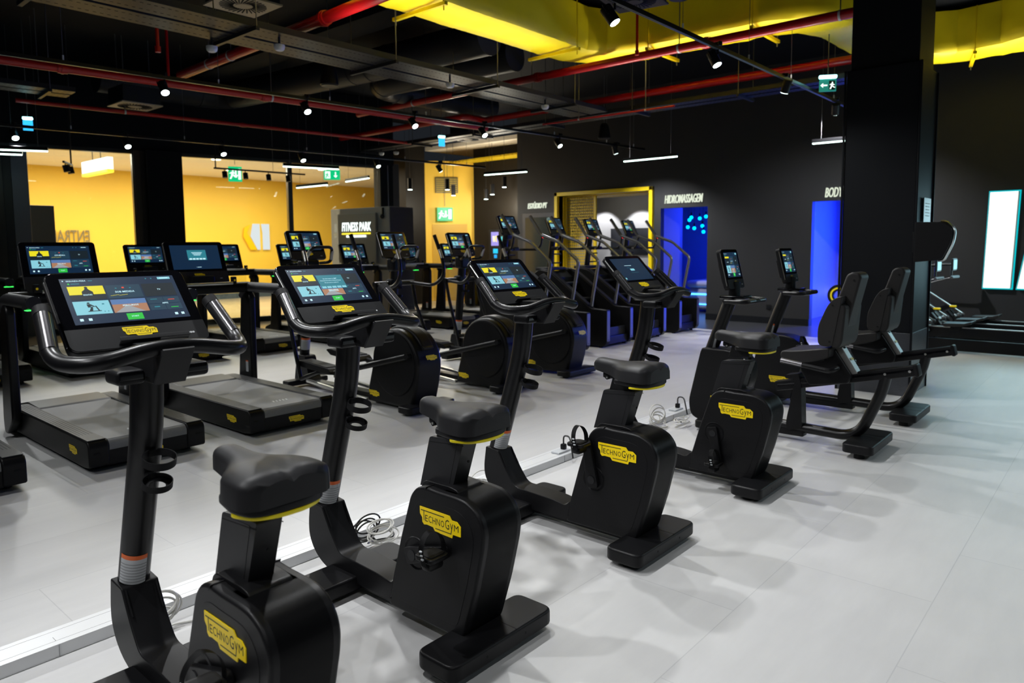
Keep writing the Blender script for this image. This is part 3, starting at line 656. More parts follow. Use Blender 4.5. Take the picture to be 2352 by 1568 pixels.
# ------------------------------------------------------------------ rowing machine (rail runs along +x from the footplates)
def make_rower():
    t = thing('rowing_machine', '', 'rowing machine')
    r_ = B(); r_.box((1.2, 0, .27), (2.2, .07, .13), PL, .008); r_.box((1.2, 0, .34), (2.2, .045, .014), ST, .003); r_.box((1.2, 0, .10), (2.1, .05, .16), PL, .01); r_.box((2.2, 0, .05), (.12, .5, .08), PL, .02); r_.done('rail', t)
    s_ = B(); s_.prism(round_poly([(.33, .375), (.36, .40), (.62, .41), (.70, .44), (.69, .40), (.60, .37), (.40, .355)], .015), -.16, .16, PAD, 'y', bev=.02); s_.prism([(.42, .30), (.44, .36), (.58, .37), (.55, .30)], -.06, .06, PL, 'y', bev=.01); s_.done('seat', t)
    f = B()
    for s in (-1, 1): f.box((.12, s*.10, .37), (.03, .11, .26), PL, .01, rot=(0, R(-40), 0)); f.box((.15, s*.10, .40), (.02, .12, .04), ST, .006, rot=(0, R(-40), 0)); f.sphere((.20, s*.10, .40), .03, GR)
    f.done('footplate', t)
    h = B(); h.prism(round_poly([(-.85, .03), (-.85, .95), (-.62, 1.0), (-.30, .62), (.05, .30), (.12, .03)], .08), -.11, .11, PL, 'y', bev=.03); hh = h.done('drive_housing', t)
    badge(hh, .30, (-.40, -.1105, .42), BACK)
    k = B(); k.tube([(-.55, -.05, .95), (.22, -.05, .43)], .014, ST, 8); k.box((.10, -.05, .53), (.09, .05, .03), YB, .008); k.done('tilt_bar', t)
    hd = B(); hd.tube([(.10, -.23, .97), (.06, 0, .97), (.10, .23, .97)], .02, GR, 10); hd.tube([(.06, 0, .97), (-.40, 0, .82)], .006, STEELW, 6); hd.done('pull_handle', t)
    a = B(); a.tube([(-.62, 0, .95), (-.30, 0, 1.16), (.06, 0, 1.16)], .02, TB, 10); a.tube([(.05, 0, 1.16), (.05, 0, 1.0)], .015, TB, 8); a.done('console_arm', t)
    c = B(); c.box((.08, 0, 1.16), (.03, .26, .18), PL, .01); c.box((.097, 0, 1.16), (.004, .22, .14), S_ICE, .001); c.done('console', t)
    return t
# ------------------------------------------------------------------ room shell
def floor_mat():
    m = bpy.data.materials.new('vinyl_plank_floor'); m.use_nodes = True; nt = m.node_tree; b = nt.nodes['Principled BSDF']
    tc = nt.nodes.new('ShaderNodeTexCoord'); mp = nt.nodes.new('ShaderNodeMapping'); nt.links.new(tc.outputs['Object'], mp.inputs['Vector'])
    mp.inputs['Location'].default_value = (.28, .03, 0)
    br = nt.nodes.new('ShaderNodeTexBrick'); nt.links.new(mp.outputs['Vector'], br.inputs['Vector'])
    br.inputs['Color1'].default_value = (.585, .583, .58, 1); br.inputs['Color2'].default_value = (.62, .618, .612, 1); br.inputs['Mortar'].default_value = (.50, .50, .505, 1)
    br.inputs['Scale'].default_value = 1; br.inputs['Mortar Size'].default_value = .0022; br.inputs['Brick Width'].default_value = 1.2; br.inputs['Row Height'].default_value = .605; br.inputs['Bias'].default_value = -.2
    n = nt.nodes.new('ShaderNodeTexNoise'); n.inputs['Scale'].default_value = 2.2; n.inputs['Detail'].default_value = 9; n.inputs['Roughness'].default_value = .65
    mp2 = nt.nodes.new('ShaderNodeMapping'); mp2.inputs['Scale'].default_value = (.7, 3, 1); nt.links.new(tc.outputs['Object'], mp2.inputs['Vector']); nt.links.new(mp2.outputs['Vector'], n.inputs['Vector'])
    rp = nt.nodes.new('ShaderNodeValToRGB'); rp.color_ramp.elements[0].position = .3; rp.color_ramp.elements[0].color = (.84, .84, .85, 1); rp.color_ramp.elements[1].position = .7; rp.color_ramp.elements[1].color = (1, 1, 1, 1)
    nt.links.new(n.outputs['Fac'], rp.inputs['Fac'])
    mx = nt.nodes.new('ShaderNodeMix'); mx.data_type = 'RGBA'; mx.blend_type = 'MULTIPLY'; mx.inputs[0].default_value = .55
    nt.links.new(br.outputs['Color'], mx.inputs[6]); nt.links.new(rp.outputs['Color'], mx.inputs[7]); nt.links.new(mx.outputs[2], b.inputs['Base Color'])
    b.inputs['Roughness'].default_value = .42; b.inputs['Specular IOR Level'].default_value = .35
    bp = nt.nodes.new('ShaderNodeBump'); bp.inputs['Strength'].default_value = .25; bp.inputs['Distance'].default_value = .001
    nt.links.new(br.outputs['Fac'], bp.inputs['Height']); bp.invert = True; nt.links.new(bp.outputs['Normal'], b.inputs['Normal'])
    return m
FLOOR = floor_mat()
DARKF = mat('dark_tile_floor', (.05, .052, .058), .3, var=.3, vscale=1.5)
WALLB = mat('charcoal_wall_paint', (.027, .0275, .0295), .55, spec=.2, bump=.15, bscale=120, var=.08, vscale=2)
WALLK = mat('black_wall_paint', (.007, .008, .011), .6, spec=.15, var=.2, vscale=2)
BLUEW = mat('blue_room_paint', (.25, .27, .5), .5, var=.05)
YELW = mat('yellow_wall_paint', (.88, .55, .055), .5, var=.06, vscale=1)
CREAM = mat('cream_ceiling_paint', (.82, .75, .62), .7, var=.04)
BEIGE = mat('beige_corridor_floor', (.52, .43, .32), .18, var=.12, vscale=1.2)
YFR = mat('yellow_frame_paint', (.78, .56, .0), .4, var=.04)
MESHY = mat('yellow_grille_paint', (.62, .42, .008), .5, var=.1)
LETW = glow('letter_white', (.9, 1.0, .95), 1.6)
LETY = glow('letter_warm', (.92, 1.0, .80), .85)
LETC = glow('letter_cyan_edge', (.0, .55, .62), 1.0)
def shell(name, pts_boxes, m, **kw):
    b = B()
    for c, d in pts_boxes: b.box(c, d, m)
    return struct(b.done(name, wn=False))
def slab(x0, x1, y0, y1, z0, z1): return ((x0+x1)/2, (y0+y1)/2, (z0+z1)/2), (x1-x0, y1-y0, z1-z0)
shell('floor', [slab(-4, 11.75, -5, 12.0, -.1, 0), slab(11.75, 13.3, -5, 3.3, -.1, 0)], FLOOR)
shell('floor_border', [slab(11.75, 13.3, 3.3, 11.4, -.1, 0), slab(13.3, 16.6, 1.8, 5.0, -.1, -.001), slab(13.3, 14.95, 7.66, 11.3, -.1, -.002), slab(13.3, 17, 5.0, 9.0, -.1, -.001)], DARKF)
shell('floor_corridor', [slab(-4, 11.75, 12.0, 20.4, -.1, 0), slab(11.75, 19, 11.4, 20.4, -.1, 0)], BEIGE)
shell('ceiling', [slab(-4, 13.5, -5, 14.95, 4.75, 4.85)], CEILD)
shell('ceiling_corridor', [slab(-4, 19, 14.9, 20.4, 3.55, 3.65), slab(13.5, 19, 11.3, 14.9, 4.1, 4.2)], CREAM)
T = .14   # back wall with its openings: studio door, yellow frame, massage room, body room
shell('wall_back', [slab(13.3, 13.3+T, -5, 3.0, 0, 4.75), slab(13.3, 13.3+T, 4.45, 6.46, 0, 4.75), slab(13.3, 13.3+T, 7.50, 7.74, 0, 4.75), slab(13.3, 13.3+T, 10.14, 11.4, 0, 4.75),
                    slab(13.3, 13.3+T, 3.0, 4.45, 2.24, 4.75), slab(13.3, 13.3+T, 6.46, 7.50, 2.24, 4.75), slab(13.3, 13.3+T, 7.74, 10.14, 2.62, 4.75), slab(13.3+T, 19, 11.4-.14, 11.4, 0, 4.75)], WALLB)
shell('wall_right', [slab(-4, 13.3, -5.1, -5, 0, 4.75)], WALLB)
shell('wall_behind', [slab(-4.1, -4, -5, 20, 0, 4.75)], WALLB)
shell('baseboard_back', [slab(13.27, 13.3, -5, 3.0, 0, .12), slab(13.27, 13.3, 4.45, 6.46, 0, .12), slab(13.27, 13.3, 7.50, 7.72, 0, .12), slab(13.27, 13.3, 10.2, 11.4, 0, .12)], WALLK)
# rooms behind the back wall
shell('wall_massage_room', [slab(17.0, 17.1, 5.0, 9.1, 0, 2.7), slab(13.44, 14.4, 7.58, 7.62, 0, 2.7), slab(14.95, 17.1, 9.0, 9.1, 0, 2.7), slab(14.96, 15.0, 7.9, 9.0, 0, 2.7), slab(13.44, 17.1, 5.0, 5.1, 0, 2.7), slab(13.44, 17.1, 5, 7.6, 2.7, 2.8), slab(14.96, 17.1, 7.6, 9.1, 2.7, 2.8), slab(14.4, 14.96, 7.6, 8.0, 2.7, 2.8)], BLUEW)
shell('wall_body_room', [slab(16.2, 16.3, 1.8, 4.95, 0, 2.7), slab(13.44, 16.3, 4.85, 4.95, 0, 2.7), slab(13.44, 16.3, 1.8, 1.9, 0, 2.7), slab(13.44, 16.3, 1.8, 4.95, 2.7, 2.8)], BLUEW)
STUD = mat('studio_wall_paint', (.24, .24, .25), .6, var=.04)
shell('wall_studio', [slab(14.9, 14.955, 7.95, 11.26, 0, 3.0), slab(13.44, 14.95, 7.66, 11.26, 3.0, 3.1)], STUD)
b = B(); b.box((.31, .02, 1.5), (.66, .04, 3.0), STUD); struct(b.done('wall_studio_side', None, (14.4, 7.62, 0), (0, 0, math.atan2(.33, .55)), wn=False))
struct(B().box(*slab(14.86, 14.9, 8.2, 9.75, 1.26, 1.89), WALLK, .004).done('trim_studio', wn=False))
# corridor walls
shell('wall_corridor', [slab(-4, 16, 20.3, 20.4, 0, 4.0)], YELW)
shell('baseboard_corridor', [slab(-4, 16, 20.27, 20.3, 0, .16)], mat('grey_baseboard', (.06, .08, .10), .5))
dvec = Vector((14.16-13.23, 13.76-14.557, 0)); a_ = math.atan2(dvec.y, dvec.x)
b = B(); b.box((.55, .05, 1.9), (1.75, .1, 3.8), YELW); struct(b.done('wall_lobby', None, (13.35, 14.65, 0), (0, 0, a_), wn=False))
shell('wall_lobby_dark', [slab(14.18, 14.28, 11.4, 13.72, 0, 4.1)], mat('brown_black_panel', (.008, .006, .004), .5, spec=.15))
# door in the lobby wall
d1 = B(); d1.box((.58, -.01, 1.05), (.95, .04, 2.1), mat('ochre_door', (.62, .36, .04), .45)); d1.box((.58, -.035, 1.0), (.5, .02, .03), ST, .006); dd1 = struct(d1.done('door_1', None, (13.35, 14.65, 0), (0, 0, a_), wn=False))
# openings: frames
fr = B()
for y0, y1, z0, z1 in ((7.66, 7.74, 0, 2.70), (10.14, 10.22, 0, 2.70), (7.66, 10.22, 2.62, 2.70)): fr.box(*slab(13.22, 13.50, y0, y1, z0, z1), YFR, .004)
fr.box(*slab(13.50, 14.3, 7.70, 7.74, 0, 2.62), WALLK); fr.box(*slab(13.5, 14.2, 7.74, 10.14, 2.60, 2.66), MESHY)
struct(fr.done('trim_yellow_frame'))
gr = thing('yellow_grille', 'yellow perforated metal screen at the left end of the yellow framed opening', 'screen', (13.55, 9.30, 0))
g = B()
for k in range(16): g.box((0, .84*k/15, 1.31), (.012, .014, 2.6), MESHY)
for k in range(40): g.box((.012, .42, .04+2.52*k/39), (.012, .84, .028), MESHY)
g.done('mesh_panel', gr, wn=False); g = B()
g.box((0, .0, 1.31), (.05, .05, 2.6), YFR, .004); g.box((0, .84, 1.31), (.05, .04, 2.6), YFR, .004); g.done('post', gr)
dr = B(); dr.box(*slab(13.27, 13.305, 10.22, 11.22, 0, 2.26), mat('door_frame_black', (.02, .022, .03), .4), .004); dr.box(*slab(13.26, 13.28, 10.30, 11.13, .02, 2.16), mat('smoked_glass', (.03, .035, .03), .12), .002); dr.cyl((13.25, 10.36, .9), (13.25, 10.36, 1.3), .012, ST, 10); struct(dr.done('door_2'))
# wall writing, raised and lit
def wall_text(name, s, y0, y1, z0, z1, m, label, shear=.22, ext=.03, x=13.27):
    b = B(); M = Matrix.Translation((x, 0, 0)) @ SIDE
    b.text(s, -y0, z0, -y1, z1, 0, m, M, shear=shear, bold=.004, ext=ext, res=3)
    return tag(b.done(name, wn=False), label, 'wall sign')
wall_text('wall_sign', 'ESTÚDIO PT', 11.06, 10.48, 2.37, 2.53, LETY, 'lit white italic lettering reading ESTÚDIO PT on the charcoal wall')
wall_text('wall_sign', 'HIDROMASSAGEM', 7.40, 6.56, 2.33, 2.50, LETY, 'lit white italic lettering reading HIDROMASSAGEM above the blue doorway')
wall_text('wall_sign', 'BODY', 4.23, 3.93, 2.30, 2.47, LETY, 'lit white italic lettering reading BODY, cut off by the big pillar')
# huge backlit letter strokes on the right part of the back wall
def big_letter(ys, zs, label):
    b = B(); P = list(zip(ys, zs)); 
    b.prism(P, 13.18, 13.20, LETW, 'x'); b.prism([(y+(.012 if i in (0, 3) else -.012), z) for i, (y, z) in enumerate(P)], 13.21, 13.285, mat('letter_box', (.3, .3, .3), .5), 'x')
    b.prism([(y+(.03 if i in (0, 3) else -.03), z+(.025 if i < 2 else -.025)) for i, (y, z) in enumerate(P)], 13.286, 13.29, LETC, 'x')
    return tag(b.done('backlit_letter', wn=False), label, 'wall sign')
big_letter([1.76, 1.41, 1.455, 1.795], [2.25, 2.25, .79, .79], 'tall white backlit letter stroke with cyan glow, fully visible on the right')
big_letter([1.13, .62, .98, 1.36], [2.25, 2.25, .79, .79], 'white backlit letter stroke cut off by the right edge of the photo')
so = B(); so.box((13.288, 5.19, .31), (.02, .09, .09), RB, .006); so.box((13.277, 5.19, .31), (.006, .05, .05), WALLK, .002); tag(so.done('wall_socket'), 'black wall socket low on the charcoal wall between the two doorways', 'socket')
# pillar with padded lower part and chequer-plate foot
PILM = mat('pillar_panel', (.006, .0068, .0088), .5, spec=.15, bump=.1, bscale=60, var=.15, vscale=2)
DIAM = mat('chequer_plate', (.10, .105, .12), .34, .7, bump=1.0, bscale=38)
pb = B(); pb.box(*slab(7.76, 8.36, 1.65, 2.26, 3.2, 4.75), PILM, .01); pb.box(*slab(7.72, 8.42, 1.625, 2.285, 0, 3.2), PILM, .012)
for z in (0,): pb.box(*slab(7.712, 8.428, 1.617, 2.293, 0, .62), DIAM, .006)
for y in (1.617, 2.293):
    for x in (7.715, 8.425): pb.box((x, y, 1.6), (.02, .02, 3.2), PILM, .004)
struct(pb.done('column_pillar'))
sg = B(); sg.box((8.12, 1.607, 1.815), (.30, .006, .24), mat('notice_grey', (.42, .46, .47), .3), .002)
for k in range(5): sg.box((8.12, 1.603, 1.88-.03*k), (.18-.02*(k % 3), .002, .006), LTX)
tag(sg.done('notice_plate'), 'pale grey notice plate on the narrow side of the big pillar', 'notice')
wp = thing('wall_monitor', 'black rounded monitor housing with silver rim on the pillar side', 'monitor', (7.98, 1.61, 1.5))
c = B(); c.prism(round_poly([(0, -.19), (0, .19), (-.24, .185), (-.31, .12), (-.30, .0), (-.23, -.165)], [.01, .01, .05, .06, .05, .04]), -.32, -.14, PL, 'x', bev=.012); c.box((-.22, -.0, 0), (.10, .06, .2), PL, .01); c.done('housing', wp)
c = B(); c.tube(fillet([(-.24, -.20, .192), (-.24, -.25, .188), (-.24, -.318, .12), (-.24, -.308, 0), (-.24, -.235, -.172), (-.24, -.19, -.176)], .06, 6), .022, ST, 12, flat=(1.7, .5)); c.done('rim', wp)

# ------------------------------------------------------------------ window wall to the mall corridor
W0, W1 = Vector((3.0, 14.7, 0)), Vector((10.25, 12.9, 0)); wa = math.atan2(W1.y-W0.y, W1.x-W0.x)
ww = Matrix.Translation(W0) @ Matrix.Rotation(wa, 4, 'Z')
def wbox(b, s0, s1, y0, y1, z0, z1, m, bev=.006): return b.box(((s0+s1)/2, (y0+y1)/2, (z0+z1)/2), (s1-s0, y1-y0, z1-z0), m, bev, M=ww)
FRM = mat('window_frame_dark', (.018, .019, .024), .4, var=.1)
FRG = mat('mullion_grey', (.16, .17, .21), .4, .4)
GLASS = bpy.data.materials.new('clear_glass'); GLASS.use_nodes = True; _nt = GLASS.node_tree; _nt.nodes.clear()
_o = _nt.nodes.new('ShaderNodeOutputMaterial'); _mx = _nt.nodes.new('ShaderNodeMixShader'); _t = _nt.nodes.new('ShaderNodeBsdfTransparent'); _g = _nt.nodes.new('ShaderNodeBsdfGlossy'); _fr = _nt.nodes.new('ShaderNodeFresnel')
_g.inputs['Roughness'].default_value = .01; _fr.inputs['IOR'].default_value = 1.5; _t.inputs[0].default_value = (.93, .96, .95, 1)
_nt.links.new(_fr.outputs[0], _mx.inputs[0]); _nt.links.new(_t.outputs[0], _mx.inputs[1]); _nt.links.new(_g.outputs[0], _mx.inputs[2]); _nt.links.new(_mx.outputs[0], _o.inputs[0])
s_of = lambda x: (x-3.0)/math.cos(wa)
b = B(); wbox(b, -5.5, s_of(10.6), -.10, .12, 3.30, 4.75, WALLK); struct(b.done('wall_left'))
b = B(); wbox(b, -5.5, .62, -.12, .12, 0, 3.3, mat('marbled_panel', (.035, .033, .032), .35, var=.5, vscale=3)); struct(b.done('wall_left_panel'))
for k, (x0, x1) in enumerate(((3.95, 5.50), (6.29, 8.28), (8.37, 10.25))):
    s0, s1 = s_of(x0), s_of(x1); b = B(); wbox(b, s0, s1, -.006, .006, .10, 3.24, GLASS, 0); p = b.done('window_%d' % (k+1), wn=False); struct(p)
    f = B(); wbox(f, s0-.02, s1+.02, -.05, .05, 3.24, 3.32, FRM); wbox(f, s0-.02, s1+.02, -.05, .05, 0, .10, FRM); q = f.done('window_frame'); q.parent = p
f = B(); wbox(f, s_of(3.72), s_of(3.95), -.07, .07, 0, 3.3, FRG); wbox(f, s_of(3.60), s_of(3.72), -.06, .06, 0, 3.3, FRM); struct(f.done('trim_1'))
f = B(); wbox(f, s_of(5.50), s_of(5.71), -.10, .10, 0, 3.3, FRM); wbox(f, s_of(5.71), s_of(6.29), -.30, .30, 0, 3.3, WALLK); wbox(f, s_of(5.52), s_of(5.62), -.13, .1, 0, 3.3, mat('mullion_brown', (.045, .04, .038), .4)); struct(f.done('column_window'))
f = B(); wbox(f, s_of(8.28), s_of(8.37), -.07, .07, 0, 3.3, FRM); struct(f.done('trim_2'))
f = B(); wbox(f, s_of(10.25), s_of(10.55), -.15, .20, 0, 3.35, WALLK); wbox(f, s_of(10.55), s_of(10.72), -.10, .16, 0, 3.35, mat('mullion_brown', (.045, .04, .038), .4)); wbox(f, s_of(10.42), s_of(10.44), -.155, -.14, 0, 3.3, FRG); struct(f.done('column_entrance'))
shell('column_lobby', [slab(12.1, 12.75, 14.1, 14.6, 0, 4.1)], mat('brown_black_panel', (.008, .006, .004), .5, spec=.15))
# little notices on the column and the mirrored lettering seen through the pane
for k, (x, z, wd, hh, m, lab) in enumerate(((5.60, 1.05, .10, .14, LBL, 'small white sticker on the dark window post, left of two'), (5.95, 1.06, .10, .12, mat('sticker_orange', (.75, .35, .05), .5), 'small orange sticker on the dark window post'), (6.12, 1.10, .30, .12, mat('sticker_navy', (.05, .06, .12), .4), 'small dark notice strip on the wide window column'))):
    b = B(); wbox(b, s_of(x)-wd/2, s_of(x)+wd/2, -.315 if x > 5.8 else -.14, -.31 if x > 5.8 else -.132, z, z+hh, m, 0); b and tag(b.done('sticker', wn=False), lab, 'sticker')
ENT = mat('dark_wall_letters', (.20, .15, .07), .6)
b = B(); b.text('ENTRADA', -6.80, 1.68, -5.72, 1.98, 0, ENT, Matrix.Translation((0, 20.25, 0)) @ Matrix(((-1, 0, 0, 0), (0, 0, 1, 0), (0, 1, 0, 0), (0, 0, 0, 1))), bold=.01, ext=.01)
tag(b.done('wall_sign', wn=False), 'mirrored dark lettering reading ENTRADA on the yellow corridor wall', 'wall sign')
WHT = glow('wall_logo_white', (.9, .92, .95), 1.0)
b = B(); M = Matrix.Translation((0, 20.24, 0)) @ BACK
b.prism([(11.02, 2.1), (11.22, 2.2), (11.10, 1.95), (11.42, 1.44), (11.20, 1.44), (10.98, 1.85)], -.01, .02, mat('logo_yellow', (.9, .55, .0), .4), 'z', M=M)
b.prism([(11.30, 2.22), (11.52, 2.22), (11.52, 1.44), (11.44, 1.44), (11.22, 1.85)], -.01, .02, WHT, 'z', M=M); b.prism([(11.58, 2.22), (11.84, 2.22), (11.84, 1.44), (11.62, 1.44), (11.62, 1.95)], -.01, .02, WHT, 'z', M=M)
tag(b.done('wall_logo', wn=False), 'white and yellow chevron emblem on the yellow corridor wall', 'wall sign')
bx = B(); bx.box((3.98, 15.6, 1.16), (1.26, .3, 2.32), mat('navy_totem', (.016, .02, .032), .45), .01); tag(bx.done('dark_totem'), 'tall dark navy panel standing behind the leftmost window', 'totem')
# entrance kiosk with the glowing gym sign
kg = mat('kiosk_grey', (.30, .305, .32), .5, var=.05); kd = mat('kiosk_dark', (.018, .022, .03), .4)
kk = thing('entrance_kiosk', 'grey entrance kiosk with glowing white lettered sign beside the window column', 'kiosk', (9.48, 11.60, 0), R(4))
b = B(); b.box((.33, .9, 1.16), (.66, 1.85, 2.32), kg, .01); b.box((.34, -.03, 1.16), (.66, .02, 2.30), kd, .006); b.box((.34, -.045, .9), (.5, .012, 1.3), kd, .02); b.done('body', kk)
b = B(); b.box((-.03, .93, 1.68), (.06, 1.2, 1.05), mat('sign_board_grey', (.24, .25, .26), .5), .015); sb = b.done('sign_board', kk)
b = B(); M = Matrix.Translation((-.066, .93, 0)) @ SIDE; b.text('FITNESS PARK', -.46, 1.83, .46, 2.02, 0, LETW, M, shear=.15, bold=.02, ext=.012); b.box((-.075, .93, 1.78), (.01, .9, .03), glow('sign_yellow', (1, .8, .05), 1.4)); b.box((-.072, .93, 1.725), (.008, .62, .045), LETW); b.done('lettering', sb, wn=False)
b = B(); b.sphere((-.03, .16, 2.12), .05, GL); b.cyl((0, .16, 2.16), (0, .16, 2.30), .03, PL, 12); b.done('camera', kk)
# hanging shop sign in the corridor
hs = thing('hanging_sign', 'glowing white box sign over a yellow strip hanging in the corridor by the left window', 'hanging sign', (5.15, 14.75, 3.05), R(90))
b = B(); b.box((0, 0, 0), (1.3, .10, .22), LETW, .01); b.done('light_box', hs); b = B(); b.box((0, 0, -.14), (1.3, .11, .06), glow('sign_yellow', (1, .8, .05), 1.4), .006); b.done('base_strip', hs); b = B(); b.cyl((-.2, 0, .1), (-.2, 0, 1.7), .008, STEELW, 8); b.cyl((.2, 0, .1), (.2, 0, 1.7), .008, STEELW, 8); b.done('hanger', hs)
# yellow slatted canopy over the lobby
cp = B()
for k in range(44):
    t_ = k/43; p0 = Vector((13.9, 17.4, 3.76)).lerp(Vector((13.5, 11.5, 3.76)), t_); cp.box((p0.x+2.2, p0.y, 3.76), (4.2, .10, .04), MESHY)
tag(cp.done('slatted_canopy', wn=False), 'yellow slatted ceiling canopy over the lobby beside the wall end', 'canopy')
# ------------------------------------------------------------------ machines in place
UB = 'upright bikes in the front row'
bike = make_bike(); bike['group'] = UB; del bike['_scr']
def set_crank(o, deg):
    for c, s in zip(sorted(kid(o, 'crank_arm'), key=lambda q: q.location.x), (0, 180)):
        a = R(deg+s); c.rotation_euler = (a, 0, 0)
        for p in kid(c, 'pedal'): p.rotation_euler = (-a, 0, 0)
bikes = [bike]; lab = ['upright exercise bike nearest the camera, its feet cut off by the lower edge', 'upright exercise bike second from the camera, screen showing a teal pop-up box',
       'upright exercise bike third from the camera, menu screen lit, left pedal up in front', 'upright exercise bike fourth from the camera, plain navy screen with one small button']
pos = [(.96, 1.52), (1.86, 1.66), (3.02, 1.64), (4.23, 1.57)]
for k in range(1, 4): bikes.append(dup(bike))
for k, (o, l, p, cr, up) in enumerate(zip(bikes, lab, pos, (70, 72, -10, 168), (.03, 0, .012, .045))):
    o['label'] = l; o.location = (*p, 0); set_crank(o, cr)
    for n in ('saddle',):
        for q in kid(o, n): q.location.z += up; q.location.y -= up*.35
    if up > .005:
        for q in kid(o, 'seat_stem'): q.scale.z = 1+0*up; q.location.z = up*.9; q.location.y = -up*.35
    bike_console(o, ('menu', 'popup', 'menu', 'blank')[k])
RG = 'recumbent bikes by the pillar'
rec = make_recumbent(); rec.location = (5.5, 1.27, 0); rec['group'] = RG
rec['label'] = 'recumbent bike next to the upright bikes, left of the two'
for c, a in zip(kid(rec, 'crank_arm'), (60, 240)):
    c.rotation_euler = (R(a), 0, 0)
    for p in kid(c, 'pedal'): p.rotation_euler = (R(-a), 0, 0)
dup_at(rec, (6.69, 1.255, 0), 'recumbent bike closer to the big pillar, right of the two')
TG1, TG2 = 'treadmills in the nearer row', 'treadmills in the far row'
tm = make_treadmill(); tm['group'] = TG1
far = []
for k, (x, l) in enumerate(((.91, 'treadmill cut off by the left edge of the photo, only its rear corner showing'), (2.05, 'treadmill behind the nearest bike, lit menu screen high at the left'), (3.2, 'treadmill behind the second bike, screen showing one teal message box'))):
    o = tm if k == 0 else dup(tm); o.location = (x, 5.18, 0); o['label'] = l; far.append(o)
FL = ['far-row treadmill at the left edge, behind the left-edge nearer treadmill', 'far-row treadmill partly hidden by the lit menu screen at the left', 'far-row treadmill between the two nearer-row consoles, under the dark window column', 'far-row treadmill whose deck shows between the first two bikes',
      'far-row treadmill hidden behind the second bike console, under the chevron emblem', 'far-row treadmill with blue-lit deck end left of the kiosk sign', 'far-row treadmill with blue-lit deck end in front of the grey kiosk', 'far-row treadmill at the right end of its row, by the yellow bench']
for x, l in zip((2.05, 3.2, 4.38, 5.55, 6.8, 8.05, 9.3, 10.55), FL):
    o = dup(tm); o.location = (x, 9.25, 0); o['label'] = l; o['group'] = TG2; far.append(o)
for q in far[0].children_recursive:
    if q.name.startswith('status_light'): bpy.data.objects.remove(q)
cons = {}
for k, o in enumerate(far):
    kind = 'update' if k == 2 else 'menu'
    if kind not in cons: cons[kind] = tm_console(o, kind)
    else: dup(cons[kind], o)
el = make_elliptical(); el['group'] = 'elliptical trainers'
for k, (x, l) in enumerate(((4.35, 'elliptical trainer right of the treadmills, left of the three'), (5.55, 'middle elliptical trainer of three, its drive bar slanting across the housing'), (6.68, 'elliptical trainer beside the stair climbers, right of the three'))):
    o = el if k == 0 else dup(el); o.location = (x, 4.75, 0); o['label'] = l
clm = make_climber(); clm['group'] = 'stair climbers'
for k, (x, l) in enumerate(((7.9, 'stair climber nearest the ellipticals, left of the four'), (9.03, 'second stair climber from the left, in front of the yellow frame'), (10.05, 'third stair climber from the left, right of the yellow grille'), (11.21, 'stair climber in front of the blue doorway, right of the four'))):
    o = clm if k == 0 else dup(clm); o.location = (x, 5.8, 0); o['label'] = l
rw = make_rower(); rw['group'] = 'rowing machines'
for k, (x, y, l) in enumerate(((11.3, 2.32, 'rowing machine nearest the camera, rail lowest of the three'), (12.0, 2.28, 'middle rowing machine of the three by the letter wall'), (12.6, 2.18, 'rowing machine closest to the letter wall, rail highest of the three'))):
    o = rw if k == 0 else dup(rw); o.location = (x, y, 0); o.rotation_euler.z = R(-91.5); o['label'] = l
# ------------------------------------------------------------------ things on the floor
tr = thing('cable_trunking', 'long white aluminium floor trunking running behind the row of bikes', 'cable trunking', (0, 2.93, 0))
b = B(); b.box((2.6, .075, .0245), (6.8, .145, .049), ALU, .002)
for y in (.035, .118): b.box((2.6, y, .0491), (6.8, .0011, .0006), LTX)
for x in (.8, 2.35, 3.9, 5.45): b.box((x, .0, .025), (.0012, .003, .048), LTX); b.box((x, .054, .0494), (.0012, .035, .001), LTX)
b.done('channel', tr)
for x in (1.62, 2.72, 3.95, 5.62):
    s = B(); s.box((x, .07, .056), (.14, .07, .014), LBL, .004); s.box((x+.03, .07, .082), (.036, .036, .04), PL, .008); s.tube(fillet([(x+.03, .07, .10), (x+.03, .07, .16), (x+.01, .0, .17), (x-.02, -.05, .03)], .04, 5), .006, WIRE_B, 8); s.done('socket_and_plug', tr)
def coil(name, c, r, n, m, label, sq=.5, rad=.0042, tall=0):
    b = B(); random.seed(int(c[0]*100)+n)
    for k in range(n):
        ph = random.uniform(0, 6.28); tx, ty = random.uniform(-.5, .5), random.uniform(-.5, .5); rr = r*random.uniform(.75, 1.15); ox, oy = random.uniform(-.02, .02), random.uniform(-.02, .02); P = []
        for i in range(28):
            a = ph+2*PI*i/28; x = rr*math.cos(a); y = rr*sq*math.sin(a)
            P.append((c[0]+ox+x, c[1]+oy+y*(1-tall), max(rad, rad+.02+.012*k+x*tx*.25+y*ty*.4 + tall*(rr+y*1.6))))
        b.tube(P, rad, m, 6, closed=True)
    tail = [(c[0], c[1], .02), (c[0]+.08, c[1]+.03, .006), (c[0]+.16, c[1]-.02, .006), (c[0]+.2, c[1]+.06, .02)]
    b.tube(fillet(tail, .05), rad, m, 6)
    if m is WIRE_W: b.tube([(c[0]-r*.6, c[1]-.03, .05), (c[0]-r*.4, c[1]+.03, .055)], .006, WIRE_B, 6)
    return tag(b.done(name, wn=False), label, 'cable')
coil('cable_coil', (1.10, 2.80, 0), .075, 5, WIRE_W, 'white cable coil by the front post of the nearest bike', tall=.75)
coil('cable_coil', (1.37, 2.76, 0), .07, 5, WIRE_B, 'black cable coil bound on the floor beside the trunking', sq=.35, tall=.3)
coil('cable_coil', (2.19, 2.80, 0), .085, 6, WIRE_W, 'white cable coil behind the second bike', tall=.35)
